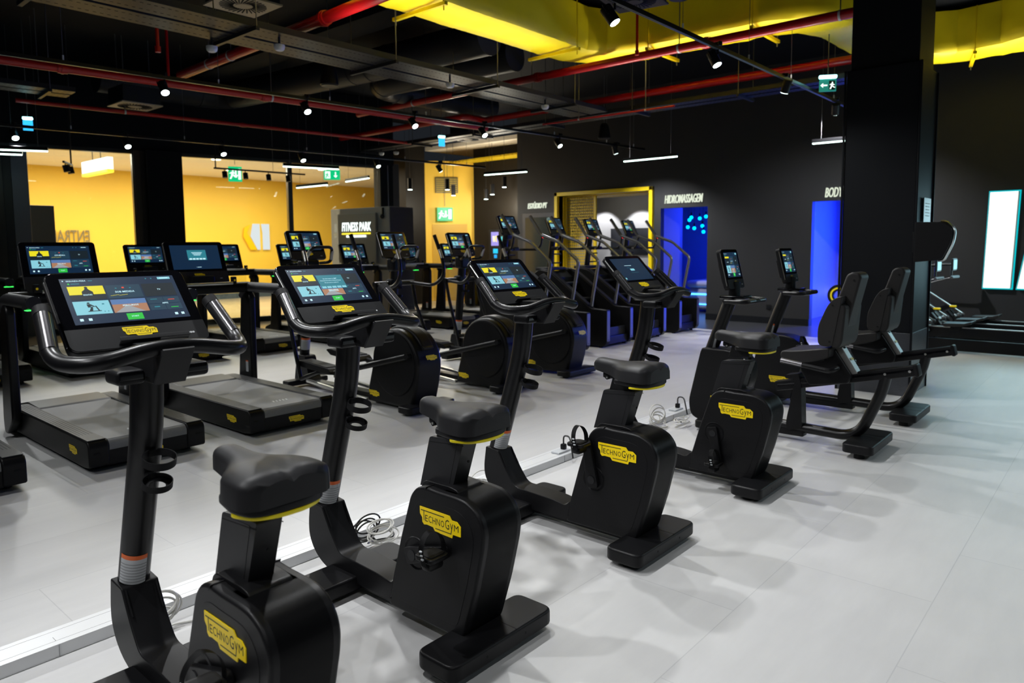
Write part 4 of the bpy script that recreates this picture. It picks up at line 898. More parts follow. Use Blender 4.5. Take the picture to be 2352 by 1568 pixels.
coil('cable_coil', (2.14, 2.84, 0), .08, 4, WIRE_B, 'black cable loops tangled with the white coil behind the second bike', tall=.8)
coil('cable_coil', (2.95, 2.85, .0), .08, 4, WIRE_W, 'thin white cable loop standing behind the third bike', rad=.003, tall=.7)
coil('cable_coil', (5.05, 2.86, 0), .10, 6, WIRE_W, 'large white cable coil beside the left recumbent bike', tall=.6)
coil('cable_coil', (5.30, 2.78, 0), .09, 4, WIRE_W, 'white cable loops lying under the left recumbent bike post', tall=.1)
bn = B(); bn.box((0, 0, .35), (1.25, .55, .6), YS, .05, 3); bn.box((0, 0, .03), (1.1, .4, .06), PL); o = bn.done('bench_seat', None, (14.0, 15.2, 0), (0, 0, R(-20))); tag(o, 'yellow upholstered block seat in the lobby beyond the treadmills', 'bench seat')
gb = thing('glass_barrier', 'low clear glass barrier beside the entrance kiosk', 'barrier', (10.75, 11.7, 0), R(-3))
for k in range(3):
    p = B(); p.box((.62*k, 0, .51), (.60, .012, 1.02), GLASS, 0); p.done('glass_panel', gb, wn=False)
    p = B(); p.box((.62*k-.31, 0, .09), (.05, .04, .18), ST, .004); p.done('clamp', gb)
gb2 = thing('glass_barrier', 'low clear glass barrier in front of the yellow corridor wall', 'barrier', (5.4, 12.6, 0), R(-8))
for k in range(2):
    p = B(); p.box((.92*k, 0, .51), (.90, .012, 1.02), GLASS, 0); p.done('glass_panel', gb2, wn=False)
ex = thing('fire_extinguisher', 'red fire extinguisher standing by the grey kiosk', 'fire extinguisher', (8.9, 12.1, .45))
p = B(); p.lathe([(0, 0), (.075, 0), (.08, .02), (.08, .42), (.06, .47), (.02, .49), (0, .49)], mat('extinguisher_red', (.6, .02, .02), .25), 20); p.done('cylinder', ex); p = B(); p.box((0, 0, .52), (.05, .10, .06), PL, .01); p.done('valve', ex)
p = B(); p.box((0, 0, .22), (.3, .3, .44), mat('navy_totem', (.016, .02, .032), .45), .01); o = p.done('low_cabinet', None, (8.9, 12.1, 0)); tag(o, 'low dark cabinet under the fire extinguisher', 'cabinet')
po = B(); po.box((0, 0, 0), (.62, .03, 1.1), mat('poster_orange', (.65, .16, .03), .5, var=.7, vscale=4)); o = po.done('wall_poster', None, (12.9, 20.25, 1.02)); tag(o, 'red orange poster on the yellow corridor wall left of the kiosk', 'poster')
tmn = thing('check_in_terminal', 'dark terminal with purple and cyan screens on the brown wall', 'terminal', (14.12, 12.75, 0))
p = B(); p.box((-.03, 0, 1.45), (.1, .62, .95), PL, .02); p.done('body', tmn)
for (y, z, a, c_, col) in ((.08, 1.68, .26, .36, (.32, .28, .75)), (-.18, 1.68, .07, .12, (.05, .55, .6)), (.06, 1.36, .16, .12, (.0, .55, .9)), (.06, 1.22, .10, .09, (.0, .35, .8))):
    p = B(); p.box((-.085, y, z), (.01, a, c_), glow('terminal_%d' % int(col[0]*100+col[1]*10), col, 1.2), .004)
    if a > .2: p.prism([(y-.05, z-.08), (y-.02, z), (y-.05, z+.08), (y-.08, z+.08), (y-.05, z), (y-.08, z-.08)], -.093, -.09, YS, 'x'); p.box((-.092, y+.03, z), (.004, .08, .16), LBL)
    p.done('screen', tmn, wn=False)
# blue massage room furniture
mb = thing('massage_bed', 'blue-lit hydro massage bed seen through the blue doorway', 'massage bed', (15.4, 6.95, 0))
p = B(); p.box((0, 0, .30), (1.6, 1.2, .5), mat('bed_shell', (.35, .37, .45), .3), .1, 3); p.done('base', mb); p = B(); p.box((0, 0, .62), (1.7, 1.25, .16), mat('bed_shell', (.35, .37, .45), .3), .08, 3); p.box((.4, 0, 1.0), (.3, 1.0, .7), mat('bed_shell', (.35, .37, .45), .3), .12, 3, rot=(0, R(20), 0)); p.done('mattress', mb)
p = B(); p.box((-.81, 0, .40), (.02, 1.1, .03), glow('blue_strip', (.05, .3, 1), 6)); p.box((-.81, 0, .18), (.02, 1.1, .02), glow('blue_strip', (.05, .3, 1), 6)); p.done('light_strip', mb)
bulb = thing('pendant_bulb', '', 'pendant lamp', (15.5, 7.9, 2.0), 0, 'blue bulbs in the massage room')
p = B(); p.sphere((0, 0, 0), .042, glow('blue_bulb', (.0, .42, 1.0), 3.5)); p.done('globe', bulb); p = B(); p.cyl((0, 0, .05), (0, 0, .12), .02, PL, 10); p.cyl((0, 0, .1), (0, 0, .7), .004, WIRE_B, 6); p.done('cord', bulb)
BL = ['highest left blue bulb of the cluster in the blue doorway', 'blue bulb touching the highest left one in the blue doorway', 'blue bulb in the upper middle of the blue doorway', 'blue bulb at the upper right corner of the blue doorway', 'lowest left blue bulb in the blue doorway', 'blue bulb below the middle of the cluster in the blue doorway', 'blue bulb on the right, below the upper ones in the blue doorway', 'lowest blue bulb of all in the blue doorway']
for k, (x, y, z) in enumerate(((16, 8.19, 2.14), (16, 8.24, 2.08), (16, 7.97, 2.11), (16, 7.81, 2.15), (16, 8.28, 1.91), (16, 8.11, 1.88), (16, 7.90, 1.93), (16, 7.87, 1.79))):
    o = bulb if k == 0 else dup(bulb); o.location = (x, y, z); o['label'] = BL[k]
for k, (x0, y0, y1, z) in enumerate(((15.9, 3.0, 4.3, .15), (16.15, 4.2, 4.75, .45))):
    p = B(); p.box((x0, (y0+y1)/2, z), (.03, y1-y0, .05), glow('white_strip', (.75, .85, 1), 5)); tag(p.done('led_strip', wn=False), ['white light strip near the floor of the right-hand blue room', 'short white light strip at the left of the right-hand blue room'][k], 'light strip')
p = B(); p.poly([(-.09, .42), (.02, .47), (.09, .40), (.09, .30), (-.05, -.45), (-.09, -.47)], 0, LETW, SIDE); o = p.done('wall_emblem', None, (16.19, 5.32, 1.72), wn=False); o.location = (14.6, 4.84, 1.80); o.scale = (1, 2.2, .75); o.rotation_euler = (0, 0, R(-70)); tag(o, 'white glowing rounded emblem just inside the right-hand blue room', 'wall sign')
wl = B(); wl.lathe([(.08, -.03), (.185, -.03), (.185, .03), (.08, .03), (.08, -.03)], RB, 32, Matrix.Rotation(PI/2, 4, 'Y')); wl.lathe([(.11, -.032), (.138, -.032)], YS, 32, Matrix.Rotation(PI/2, 4, 'Y')); o = wl.done('weight_plate', None, (13.0, 3.86, .60)); tag(o, 'black weight plate with yellow ring beside the pillar edge', 'weight plate')
hk = B(); hk.box((13.05, 3.86, .22), (.06, .06, .44), PL, .005); hk.box((13.05, 3.86, .02), (.4, .5, .04), PL, .01); tag(hk.done('plate_stand'), 'black stand carrying the yellow ringed weight plate', 'stand')
# ------------------------------------------------------------------ services under the ceiling
def rods(parent, pts, r=.006, m=STEELW, name='hanger_rod', top=4.75):
    for p in pts:
        b = B(); b.cyl(p, (p[0], p[1], top), r, m, 8); b.done(name, parent)
def pipe(label, path, r, clamps=(), rr=.05, couplings=()):
    t = thing('sprinkler_pipe', label, 'pipe', path[0], 0, 'red sprinkler pipes'); o = Vector(path[0])
    b = B(); P = [Vector(p)-o for p in path]; b.tube(fillet(P, rr, 5), r, PIPE, 16)
    d = (P[1]-P[0]).normalized()
    for q in couplings:
        v = P[0].lerp(P[-1], q); b.cyl(v-d*.05, v+d*.05, r*1.22, PIPE, 16); b.cyl(v-d*.012, v+d*.012, r*1.35, PIPE, 12)
    b.done('pipe', t)
    for q in clamps:
        v = P[0].lerp(P[-1], q); c = B(); c.cyl(v-d*.012, v+d*.012, r*1.1, LBL, 16); c.cyl(v+Vector((0, 0, r)), Vector((v.x, v.y, 4.75-o.z)), .007, STEELW, 8); c.done('clamp', t)
    return t
pipe('thick red pipe crossing in front of the yellow duct, upper of two on the right', [(8.48, 11.2, 3.98), (8.48, 1.95, 3.98)], .055, (.17, .72, .93), couplings=(.47, .76))
pipe('thick red pipe with an elbow, lower of the two on the right', [(9.3, 12.9, 3.8), (9.3, 9.2, 3.8), (9.82, 9.2, 3.8), (9.82, 2.3, 3.8), (9.82, 2.3, 4.7)], .055, (), .12)
pipe('red pipe running from the upper left edge across the left half', [(-1, 9.95, 3.6), (9.6, 8.95, 3.6)], .05, (.15, .62), couplings=(.38, .61))
pipe('thick red pipe at the top left, passing above the cable tray', [(4.70, 10.2, 3.9), (4.55, 5.2, 3.9)], .062, (.18, .3), couplings=(.72,))
pipe('thin red pipe low on the left above the windows', [(3.2, 12.05, 3.6), (10.2, 11.3, 3.6)], .03, (.2,), couplings=(.46,))
pipe('thin short red pipe above the charcoal wall', [(9.03, 7.2, 3.4), (9.1, 4.93, 3.4)], .014, (.3, .8))
for k, (x, y, z, h) in enumerate(((3.35, 7.75, 3.55, 1.2), (4.20, 9.45, 3.6, 1.15), (8.30, 5.05, 3.98, .75))):
    b = B(); b.cyl((x, y, z), (x, y, z+h), .018, PIPE, 10); b.cyl((x, y, z-.03), (x, y, z+.03), .028, PIPE, 10)
    tag(b.done('sprinkler_drop'), ['thin vertical red drop pipe between the left tray and red pipe', 'thin vertical red drop pipe left of the diffuser', 'thin vertical red drop pipe by the yellow duct spotlight'][k], 'pipe', 'red sprinkler drops')
def tray(label, p0, p1, wd, z, name='cable_tray'):
    t = thing(name, label, 'cable tray', (p0[0], p0[1], z)); d = Vector((p1[0]-p0[0], p1[1]-p0[1], 0)); L = d.length; a = math.atan2(d.y, d.x); t.rotation_euler = (0, 0, a)
    b = B()
    for y0, y1 in ((-wd/2, -.03), (.03, wd/2)):
        b.box((L/2, (y0+y1)/2, 0), (L, y1-y0, .006), TRAYM); b.box((L/2, y0, .03), (L, .004, .06), TRAYM); b.box((L/2, y1, .03), (L, .004, .06), TRAYM)
        for k in range(int(L/.06)):
            for q in (.25, .75): b.box((.03+.06*k, y0+(y1-y0)*q, -.0035), (.028, .009, .001), CEILD)
    b.done('tray', t, wn=False)
    n = int(L/1.7)+1
    for k in range(n):
        c = B(); x = .6+k*1.7; c.box((x, 0, -.03), (.04, wd+.14, .04), TRAYM, .003); c.cyl((x, wd/2+.05, -.03), (x, wd/2+.05, 4.75-z), .006, STEELW, 8); c.cyl((x, -wd/2-.05, -.03), (x, -wd/2-.05, 4.75-z), .006, STEELW, 8); c.done('support_rail', t)
    return t
tray('perforated black cable tray running across the upper left ceiling', (-2, 6.82), (9.75, 6.82), .72, 3.6)
tray('perforated black cable tray running along the far end, parallel to the charcoal wall', (9.98, 13.4), (9.98, 2.6), .40, 3.58)
tray('perforated black cable tray at the upper left corner, above the blue exit sign', (1.0, 11.3), (3.6, 11.1), .5, 3.6)
# yellow insulated duct
def noise_duct(b, P, wd, z0, z1):
    """box duct along a plan polyline, its wrap bulging and creased"""
    P = [Vector((p[0], p[1], 0)) for p in P]; st = []
    for i in range(len(P)-1):
        n = max(2, int((P[i+1]-P[i]).length/.09))
        for k in range(n if i < len(P)-2 else n+1): st.append(P[i].lerp(P[i+1], k/n))
    bm = bmesh.new(); rows = []; N = 7
    for i, p in enumerate(st):
        d = (st[min(i+1, len(st)-1)]-st[max(i-1, 0)]).normalized(); nrm = Vector((-d.y, d.x, 0)); ring = []
        sec = [(-1, z1)]+[(-1, z1+(z0-z1)*k/N) for k in range(1, N)]+[(-1+2*k/N, z0) for k in range(N+1)]+[(1, z0+(z1-z0)*k/N) for k in range(1, N+1)]
        for u, z in sec:
            v = p+nrm*u*wd/2+Vector((0, 0, z)); q = noise.noise(v*2.3)*.022+noise.noise(v*6.5)*.014+abs(noise.noise(v*15))*.010
            out = (nrm*u if abs(u) > .99 else Vector((0, 0, -1))); edge = .03 if (abs(u) > .99 and z < z0+.03) else 0
            ring.append(bm.verts.new(v+out*q-Vector((nrm.x*u*edge, nrm.y*u*edge, -edge*.8))))
        rows.append(ring)
    for i in range(len(rows)-1):
        for k in range(len(rows[0])-1): bm.faces.new((rows[i][k], rows[i][k+1], rows[i+1][k+1], rows[i+1][k]))
    for rr in (rows[0], rows[-1]): bm.faces.new(rr)
    bmesh.ops.recalc_face_normals(bm, faces=bm.faces); b.add(bm, DUCTY)
dt = thing('insulated_duct', 'large yellow insulation-wrapped duct turning across the upper right ceiling', 'air duct', (8.8, 6.0, 4.1))
b = B(); O = Vector((8.8, 6.0, 4.1))
path = [(1.5, 6.07), (8.25, 6.07), (8.72, 5.85), (8.86, 5.35), (8.9, 3.55), (9.1, 3.15), (9.7, 2.9), (11.2, 2.85), (11.85, 2.6), (12.1, 2.1), (12.0, 1.4), (11.4, .6), (10.4, -.1), (9, -.8)]
noise_duct(b, [(x-O.x, y-O.y) for x, y in path], .68, 0, .58); b.done('duct', dt, wn=False)
for (x, y, a) in ((5.45, 6.07, 90), (7.85, 6.07, 90), (8.88, 5.0, 0), (8.9, 3.6, 0), (12.08, 1.9, 12)):
    c = B(); c.box((0, 0, 0), (.86, .045, .04), YFR, .003)
    for s in (-1, 1): c.cyl((s*.39, 0, -.07), (s*.39, 0, .63), .007, YFR if s < 0 else STEELW, 8)
    c.done('hanger_rail', dt, (x-O.x, y-O.y, -.045), (0, 0, R(a)))
# black round ducts
def rduct(label, path, r, rr=.5):
    b = B(); o = Vector(path[0]); P = fillet([Vector(p)-o for p in path], rr, 8); b.tube(P, r, DUCTB, 24)
    for k in range(0, len(P)-1, 3):
        d = (P[k+1]-P[k]).normalized(); b.cyl(P[k]-d*.012, P[k]+d*.012, r*1.03, DUCTB, 24)
    return tag(b.done('round_duct', None, o), label, 'air duct', 'black round ducts')
rduct('long black round duct bending left above the windows', [(7.3, 6.75, 4.3), (7.2, 9, 4.3), (6.8, 13.0, 4.3), (4.6, 13.0, 4.3)], .24)
rduct('shorter black round duct curving behind the cable tray', [(7.95, 6.85, 4.2), (7.75, 9.85, 4.2), (10.6, 9.75, 4.2)], .22)
for k, (c, d, l) in enumerate((((6.3, 8.4, 4.62), (.5, 8.3, .26), 'black ceiling beam above the round ducts'), ((2.3, 9.0, 4.6), (.35, 9, .25), 'black ceiling beam at the upper left'))):
    b = B(); b.box(c, d, CEILD, .01); struct(b.done('beam', wn=False))
# swirl diffusers
def diffuser(label, loc, sz, m, rz=0):
    t = thing('swirl_diffuser', label, 'air diffuser', loc, rz); b = B(); h = sz/2; r = sz*.44
    b.box((0, 0, .012), (sz, sz, .02), m, .003); b.box((0, 0, .15), (sz*.94, sz*.94, .24), DUCTB, .01); b.done('plate', t)
    v = B()
    for k in range(30):
        a = 2*PI*k/30; v.box(((.32+.30)*r*math.cos(a)*1.05, .62*r*math.sin(a)*1.05, -.0005), (r*.55, .014*sz/.6, .004), CEILD, rot=(0, 0, a+.22))
    v.cyl((0, 0, -.006), (0, 0, .004), r*.30, m, 28); v.done('vane_disc', t)
    for q in (-1, 1): c = B(); c.cyl((q*h*.8, 0, .2), (q*h*.8, 0, 4.75-loc[2]), .006, STEELW, 6); c.done('hanger_rod', t)
    return t
DCR = mat('diffuser_cream', (.50, .43, .32), .5)
diffuser('cream square swirl air diffuser at the top left', (4.30, 7.72, 4.2), .62, DCR)
diffuser('dark swirl air diffuser at the top, right of the yellow duct', (7.16, 4.40, 4.2), .60, DUCTB, R(10))
diffuser('dim cream swirl diffuser above the left window', (4.75, 11.9, 3.7), .60, DCR)
diffuser('dim swirl diffuser beside the slatted canopy', (10.6, 10.4, 3.65), .55, DCR)
# hanging speakers
sp = thing('pendant_speaker', '', 'speaker', (5.65, 8.05, 3.6), 0, 'black pendant speakers')
b = B(); b.lathe([(0, .27), (.05, .27), (.085, .22), (.115, .05), (.12, .0), (.105, -.01), (0, -.012)], PL, 24); b.cyl((0, 0, .27), (0, 0, 1.15), .005, STEELW, 8); b.done('housing', sp)
b = B(); b.cyl((0, 0, -.016), (0, 0, -.011), .105, PG, 24); b.done('grille', sp)
for (p, l) in (((5.65, 8.05, 3.6), 'black pendant speaker hanging below the round duct at the upper left'), ((6.95, 3.73, 4.05), 'black pendant speaker cut off by the top edge of the photo'), ((11.5, 7.7, 3.5), 'black pendant speaker in front of the charcoal wall')):
    o = sp if p[0] == 5.65 else dup(sp); o.location = p; o['label'] = l
# smoke detectors on tray and ceiling
sm = thing('smoke_detector', '', 'smoke detector', (4.05, 6.6, 3.5), 0, 'white smoke detectors'); b = B(); b.lathe([(0, -.035), (.035, -.035), (.05, -.02), (.055, .0), (.055, .02), (0, .02)], LBL, 20); b.cyl((0, 0, .02), (0, 0, .098), .012, TRAYM, 8); b.done('body', sm)
for (p, l) in (((4.05, 6.6, 3.5), 'white smoke detector under the cable tray near the top red pipe'), ((6.4, 6.58, 3.5), 'white round detector under the middle of the cable tray'), ((8.33, 6.60, 3.5), 'round lit detector under the right end of the cable tray'), ((3.62, 7.14, 3.5), 'small white detector under the left part of the tray'), ((9.90, 12.3, 3.48), 'white detector by the far cable tray, left of a pair'), ((10.05, 12.0, 3.48), 'white detector by the far cable tray, right of a pair')):
    o = sm if p[0] == 4.05 else dup(sm); o.location = p; o['label'] = l
# exit signs
XG = glow('exit_green', (.0, .42, .16), 1.6); XW = glow('exit_white', (.85, 1, .92), 1.6); XB = glow('exit_blue', (.03, .45, .95), 1.6); XT = glow('exit_tube', (.35, .95, 1.0), 6)
def man(b, x, z, s, M, m=XW):
    for pts in ([(0, .0), (.14, .28), (.26, .26), (.13, -.02)], [(.12, .28), (.16, .55), (.34, .55), (.28, .26)], [(.24, .28), (.40, .12), (.56, .10), (.54, .18), (.43, .2), (.30, .36)], [(.30, .54), (.5, .42), (.48, .36), (.30, .44)], [(.16, .54), (.0, .44), (.02, .38), (.2, .48)]): b.poly([(x+s*p[0], z+s*p[1]) for p in pts], .002, m, M)
    b.poly([(x+s*(.27+.07*math.cos(k)), z+s*(.64+.07*math.sin(k))) for k in [i*PI/4 for i in range(8)]], .002, m, M)
def arrow(b, x, z, s, M, d, m=XW):
    P = [(-.5, 0), (-.1, .35), (-.1, .1), (.5, .1), (.5, -.1), (-.1, -.1), (-.1, -.35)]
    if d == 'down': P = [(p[1], p[0]) for p in P]
    b.poly([(x+s*p[0], z+s*p[1]) for p in P], .002, m, M)
def exit_sign(label, loc, rz, w_, h, m, kind, top=4.75, tube=True):
    t = thing('exit_sign', label, 'exit sign', loc, rz); b = B(); b.box((0, .012, 0), (w_, .02, h), m, .003); b.done('panel', t)
    g = B(); M = BACK @ Matrix.Translation((0, 0, .0))
    if kind == 'left': arrow(g, -w_*.24, 0, h*.55, M, 'left'); g.quad(w_*.06, -h*.38, w_*.42, h*.38, .0012, mat('exit_dark', (.01, .05, .03), .5), M); man(g, w_*.10, -h*.3, h*.8, M)
    elif kind == 'man_door': man(g, -w_*.42, -h*.32, h*.85, M); arrow(g, w_*.05, 0, h*.5, M, 'down'); g.quad(w_*.22, -h*.36, w_*.42, h*.36, .002, XW, M)
    elif kind == 'down': g.quad(-w_*.42, -h*.36, -w_*.1, h*.36, .0012, XW, M); man(g, -w_*.40, -h*.3, h*.75, M, XG); arrow(g, w_*.22, 0, h*.6, M, 'down')
    if kind: g.done('pictogram', t, (0, .0, 0), wn=False)
    else: g.bm.free()
    if tube:
        u = B(); u.box((0, .01, h/2+.03), (w_*1.05, .05, .04), XT, .01); u.done('tube_light', t)
    r_ = B(); r_.cyl((0, .012, h/2+.04), (0, .012, top-loc[2]), .006, STEELW, 8); r_.done('hanger', t); return t
ar = R(-48.9)
exit_sign('blue-lit exit sign with left arrow and running figure beside the pillar top', (9.56, 3.05, 3.47), R(-60), .20, .15, mat('exit_dark_green', (.02, .22, .16), .4, emit=(.02, .25, .2), estr=.7), 'left', 4.12)
exit_sign('small blue-lit exit sign seen edge-on above the slatted canopy', (8.64, 9.1, 3.27), R(-20), .11, .13, XB, None)
exit_sign('small blue-lit exit sign at the far left above the leftmost spotlight', (3.34, 12.08, 3.27), R(-20), .12, .14, XB, None)
exit_sign('green exit sign with running man hanging behind the middle window, left one', (7.37, 13.8, 2.98), R(-25), .26, .30, XG, 'man_door', 4.75, False)
exit_sign('green exit sign with figure and down arrow behind the right window', (9.68, 13.8, 3.12), R(-35), .36, .22, XG, 'down', 4.75, False)
exit_sign('large green exit sign on the yellow lobby wall above the door', (13.55, 14.2, 2.36), a_+0, .42, .36, XG, 'man_door', 3.9, False)
# spot tracks
def track(label, p0, p1, z, name='lighting_track', drops=()):
    t = thing(name, label, 'lighting track', (p0[0], p0[1], z)); d = Vector((p1[0]-p0[0], p1[1]-p0[1], 0)); L = d.length; t.rotation_euler = (0, 0, math.atan2(d.y, d.x))
    b = B(); b.box((L/2, 0, .02), (L, .036, .04), TB, .003); b.box((L/2, -.008, -.0005), (L, .004, .002), ST); b.box((L/2, .008, -.0005), (L, .004, .002), ST); b.done('rail', t)
    for q in drops:
        c = B(); c.cyl((L*q, 0, .04), (L*q, 0, 4.75-z), .003, STEELW, 6); c.cyl((L*q, 0, .04), (L*q, 0, .09), .009, LBL, 8); c.done('suspension_wire', t)
    return t
track('long black spotlight track running toward the big pillar, upper right', (-1, 3.22), (11.2, 3.22), 3.40, drops=(.1, .22, .34, .465, .58, .7, .8, .93))
track('long black spotlight track crossing the left half below the red pipe', (.6, 8.62), (12.9, 7.66), 3.40, drops=(.05, .17, .3, .42, .55, .66, .78, .9, .97))
track('black spotlight track in front of the windows', (1.2, 12.25), (11.8, 11.05), 3.22, drops=(.1, .25, .4, .6, .8, .95))
track('spotlight track left of the frame above the treadmills', (-2.5, 5.5), (.4, 5.5), 3.40, drops=(.2, .8))  # unseen track, added to light the treadmills' left sides
track('short spotlight track left of the frame above the bikes', (-2.5, 2.0), (-.6, 2.0), 3.40, drops=(.2, .8))  # unseen, added to brighten the bikes from the left
track('spotlight track above the camera side of the floor', (-2, .3), (3.5, .3), 3.40, drops=(.2, .8))  # unseen track added for front fill on the near floor
SPH = thing('track_spotlight', '', 'spotlight', (0, 0, 0), 0, 'track spotlights')
b = B(); b.cyl((0, 0, .0), (0, 0, .15), .048, PL, 24, bev=.004)
for k in range(14): b.box((.044*math.cos(k*2*PI/14), .044*math.sin(k*2*PI/14), .125), (.012, .004, .05), PL, rot=(0, 0, k*2*PI/14))
b.cyl((.052, 0, .07), (.052, 0, .16), .007, PL, 8); b.done('housing', SPH)
b = B(); b.cyl((0, 0, -.002), (0, 0, .003), .042, LAMP, 24); b.done('lens', SPH)
spots = []
def spot(loc, target, power, angle, label, blend=.7, col=WHITE):
    o = SPH if not spots else dup(SPH); spots.append(o); o['label'] = label; o.location = loc
    v = Vector(target)-Vector(loc); q = v.to_track_quat('-Z', 'Y'); o.rotation_euler = q.to_euler()
    br = B(); br.box((0, 0, .20), (.03, .09, .04), PL, .004); br.cyl((0, 0, .1), (0, 0, .2), .008, PL, 8)
    c = br.done('track_adapter', o); c.matrix_parent_inverse = Matrix.Identity(4); c.rotation_euler = q.inverted().to_euler()
    bpy.context.view_layer.update()
    spot_light('spot_lamp', Vector(loc)+v.normalized()*.03, target, power, angle, blend, col, .04, None)
    return o
PW = 112
# track R: lights the bikes and the right floor (first ones out of frame)
for x in (-.2, 1.2, 2.7, 3.9): spot((x, 3.22, 3.26), (x+(1.2 if x < 0 else .1), 1.7, 0), PW*1.3, 92, 'white track spotlight over the bikes, above the top edge of the photo')
spot((4.96, 3.22, 3.25), (5.6, 1.2, 0), PW, 108, 'large white track spotlight in front of the yellow duct')
spot((6.79, 3.22, 3.25), (6.7, 1.5, 0), PW, 108, 'second white spotlight on the right-hand track, below the yellow duct')
spot((8.56, 3.22, 3.25), (9.3, 4.6, 0), PW, 105, 'third white spotlight on the right-hand track, above the HIDROMASSAGEM side')
spot((10.43, 3.22, 3.25), (12.7, 4.0, .2), 330, 112, 'white spotlight on the right-hand track next to the pillar edge')
for x, y, ty, l in ((3.68, 8.38, 6.0, 'white track spotlight high over the nearest treadmills, first on the left-hand track'), (5.43, 8.23, 5.6, 'second white spotlight on the left-hand track'), (7.14, 8.08, 5.2, 'third white spotlight on the left-hand track'), (8.49, 7.95, 5.2, 'fourth white spotlight on the left-hand track, near the far detector')):
    spot((x, y, 3.25), (x-.2, ty, 0), PW*1.15, 105, l)
spot((10.32, 7.84, 3.25), (10.3, 5.2, 0), PW, 105, 'fifth white spotlight on the left-hand track, before the charcoal wall')
spot((11.94, 7.72, 3.25), (12.9, 7.5, .3), 330, 115, 'last white spotlight on the left-hand track, lighting the charcoal wall')
spot((1.9, 8.5, 3.25), (2.0, 6.0, 0), PW*1.1, 105, 'white track spotlight left of the frame over the treadmills')
for x, y, l in ((3.17, 12.05, 'white spotlight at the far left before the marbled panel'), (4.6, 11.86, 'white spotlight by the corridor sign, second on the window track'), (6.06, 11.70, 'third white spotlight on the window track, right of the dark column'), (7.49, 11.54, 'fourth white spotlight on the window track'), (9.06, 11.36, 'fifth white spotlight on the window track, by the entrance column')):
    spot((x, y, 3.07), (x, 9.4, 0), PW*.8, 85, l)
spot((10.58, 11.19, 3.07), (12.4, 10.7, .2), 260, 112, 'last white spotlight on the window track, under the slatted canopy')
for x in (-1.5, .6, 2.6): spot((x, .3, 3.26), (x+.6, .1, 0), PW*.4, 108, 'added white fill spotlight above the camera side, out of the photo')  # added fill lamps for the foreground floor
for x in (-.9, .1): spot((x, 5.5, 3.26), (x+3.0, 5.6, .2), PW*.5, 95, 'added white fill spotlight left of the frame, aimed along the treadmill row')  # added fill lamps for left-facing treadmill sides
spot((-.9, 2.0, 3.26), (1.4, 2.2, .3), PW*.9, 95, 'added white fill spotlight left of the frame, aimed along the bikes')  # added fill lamp for left-facing bike sides
# pendant tubes
tb = thing('linear_pendant', '', 'pendant lamp', (0, 0, 0), 0, 'linear pendant lights')
b = B(); b.box((.5, 0, .025), (1, .04, .05), TB, .003); b.done('body', tb); b = B(); b.box((.5, 0, -.008), (.99, .036, .018), TUBE, .006); b.done('diffuser', tb)
for u in (.12, .88): b = B(); b.cyl((u, 0, .05), (u, 0, 2.08), .0025, STEELW, 6); b.done('suspension_wire', tb)
first = True
for (p0, p1, l) in (((2.6, 12.25), (3.63, 11.72), 'white linear pendant at the left edge, upper of two'), ((2.45, 12.9), (3.1, 12.6), 'white linear pendant at the left edge, lower short one'), ((6.86, 11.2), (7.80, 10.95), 'white linear pendant before the middle window mullion'), ((8.10, 12.75), (8.13, 11.75), 'white linear pendant lower left of the right window'), ((9.4, 12.9), (9.23, 11.8), 'white linear pendant in front of the right window'),
                     ((10.47, 9.83), (10.59, 8.85), 'white linear pendant left of the charcoal wall corner'), ((10.48, 6.62), (10.48, 5.62), 'white linear pendant in the middle before the charcoal wall'), ((10.53, 3.55), (10.57, 2.5), 'white linear pendant partly hidden by the big pillar')):
    o = tb if first else dup(tb); first = False; d = Vector((p1[0]-p0[0], p1[1]-p0[1], 0)); o.location = (*p0, 2.69 if p0[0] == 8.10 else 2.9); o.rotation_euler = (0, 0, math.atan2(d.y, d.x)); o['label'] = l
# little downlights in the corridor ceiling
dl = thing('downlight', '', 'downlight', (5, 17, 3.53), 0, 'corridor downlights'); b = B(); b.cyl((0, 0, 0), (0, 0, .02), .10, glow('downlight_warm', (1, .95, .75), 6), 20); b.done('lens', dl)
first = True
for (x, y, z, l) in ((5.8, 15.6, 3.53, 'round downlight in the corridor ceiling just right of the dark window column'), (8.2, 16.2, 3.53, 'round downlight in the corridor ceiling behind the middle mullion'), (9.6, 18.2, 3.53, 'small far downlight in the corridor ceiling'), (11.2, 16.4, 3.53, 'round downlight in the corridor ceiling by the right exit sign'), (4.4, 18.4, 3.53, 'round downlight in the corridor ceiling at the far left')):
    o = dl if first else dup(dl); first = False; o.location = (x, y, z); o['label'] = l
cy = thing('cylinder_pendant', '', 'pendant lamp', (0, 0, 0), 0, 'black cylinder pendants'); b = B(); b.cyl((0, 0, 0), (0, 0, .26), .055, PL, 20); b.cyl((0, 0, .26), (0, 0, 1.93), .004, WIRE_B, 6); b.done('housing', cy); b = B(); b.cyl((0, 0, -.004), (0, 0, .002), .05, LAMP, 18); b.done('lens', cy)
first = True
for (x, y, z, l) in ((11.2, 12.9, 2.82, 'black cylinder pendant left of the yellow lobby wall'), (12.4, 12.9, 2.88, 'black cylinder pendant in front of the lobby vent, left of a pair'), (12.9, 13.2, 2.78, 'black cylinder pendant in front of the lobby vent, lower of a pair'), (13.5, 12.0, 2.95, 'black cylinder pendant nearest the charcoal wall corner, highest of three'), (13.6, 12.5, 2.80, 'black cylinder pendant by the brown wall, middle of three'), (13.9, 13.0, 2.72, 'black cylinder pendant by the brown wall, lowest of three')):
    o = cy if first else dup(cy); first = False; o.location = (x, y, z); o['label'] = l
vn = B(); vn.box((0, 0, 0), (.62, .06, .42), mat('vent_metal', (.16, .13, .06), .45, .3), .01)
for k in range(7): vn.box((0, -.032, -.17+.055*k), (.56, .01, .012), MESHY)
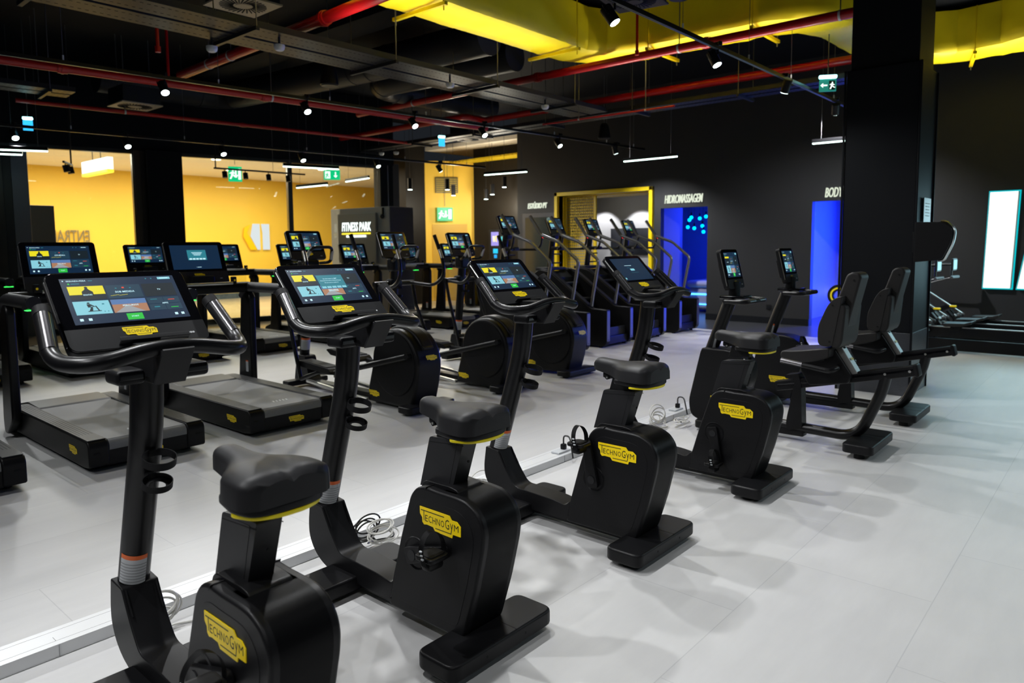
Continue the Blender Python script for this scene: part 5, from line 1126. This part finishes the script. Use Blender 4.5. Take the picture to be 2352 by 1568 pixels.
o = vn.done('wall_vent', None, (13.72, 14.30, 3.15), (0, 0, a_)); tag(o, 'dim metal air vent high on the yellow lobby wall', 'air vent')
for k, (x, z, l) in enumerate(((.98, 1.55, 'small red fire sign beside the lobby door, upper left'), (1.10, 1.57, 'small red fire sign beside the lobby door, at the wall edge'))):
    b = B(); b.box((x, -.01, z), (.10, .01, .13), glow('fire_sign_red', (.6, .06, .02), .8)); b.poly([(x-.02, z-.035), (x+.02, z-.035), (x+.02, z+.03), (x-.01, z+.03)], .016, LBL, BACK); o = b.done('fire_sign', None, (13.35, 14.65, 0), (0, 0, a_), wn=False); tag(o, l, 'wall sign')
# black mini track with unlit spots hung in front of the middle window
mt = thing('hung_spot_bar', 'black hanging bar with four unlit spotlights before the middle window', 'spotlight bar', (6.31, 12.5, 2.92), R(-3))
b = B(); b.box((.87, 0, 0), (1.8, .03, .03), TB, .003); b.cyl((0, 0, 0), (0, 0, .42), .012, TB, 8); b.cyl((1.1, 0, 0), (1.1, 0, 1.8), .003, STEELW, 6); b.done('bar', mt)
for x in (.16, .55, 1.0, 1.4): b = B(); b.cyl((x, -.02, -.16), (x, 0, -.05), .045, PL, 16); b.cyl((x, 0, -.06), (x, 0, 0), .008, PL, 8); b.done('spot_head', mt)
m2 = thing('hung_spot_bar', 'black hanging bar with two unlit spotlights at the left window', 'spotlight bar', (3.75, 12.0, 2.78), R(60)); b = B(); b.box((.2, 0, 0), (.5, .03, .03), TB, .003); b.cyl((.4, 0, 0), (.4, 0, 1.97), .012, TB, 8); b.done('bar', m2)
for x in (.05, .3): b = B(); b.cyl((x, -.02, -.14), (x, 0, -.04), .045, PL, 16); b.cyl((x, 0, -.05), (x, 0, 0), .008, PL, 8); b.done('spot_head', m2)
# spotlights inside the studio throw pools on its wall
for k, y in enumerate((9.95, 8.92)):
    b = B(); b.cyl((0, 0, 0), (.06, 0, -.13), .045, PL, 16); b.cyl((0, 0, 0), (0, 0, .25), .008, PL, 8); o = b.done('studio_spotlight', None, (14.1, y, 2.75)); tag(o, ['black spotlight inside the yellow-framed studio, left of two', 'black spotlight inside the yellow-framed studio, right of two'][k], 'spotlight')
    spot_light('studio_lamp', (14.2, y, 2.58), (14.9, y, 1.45), 150, 72, .25)
area_light('studio_fill', (13.9, 9.0, 2.95), (0, 0, 0), .5, 1.2, 7, (1, .97, .9))  # added overhead fill to brighten the grille, without a fixture
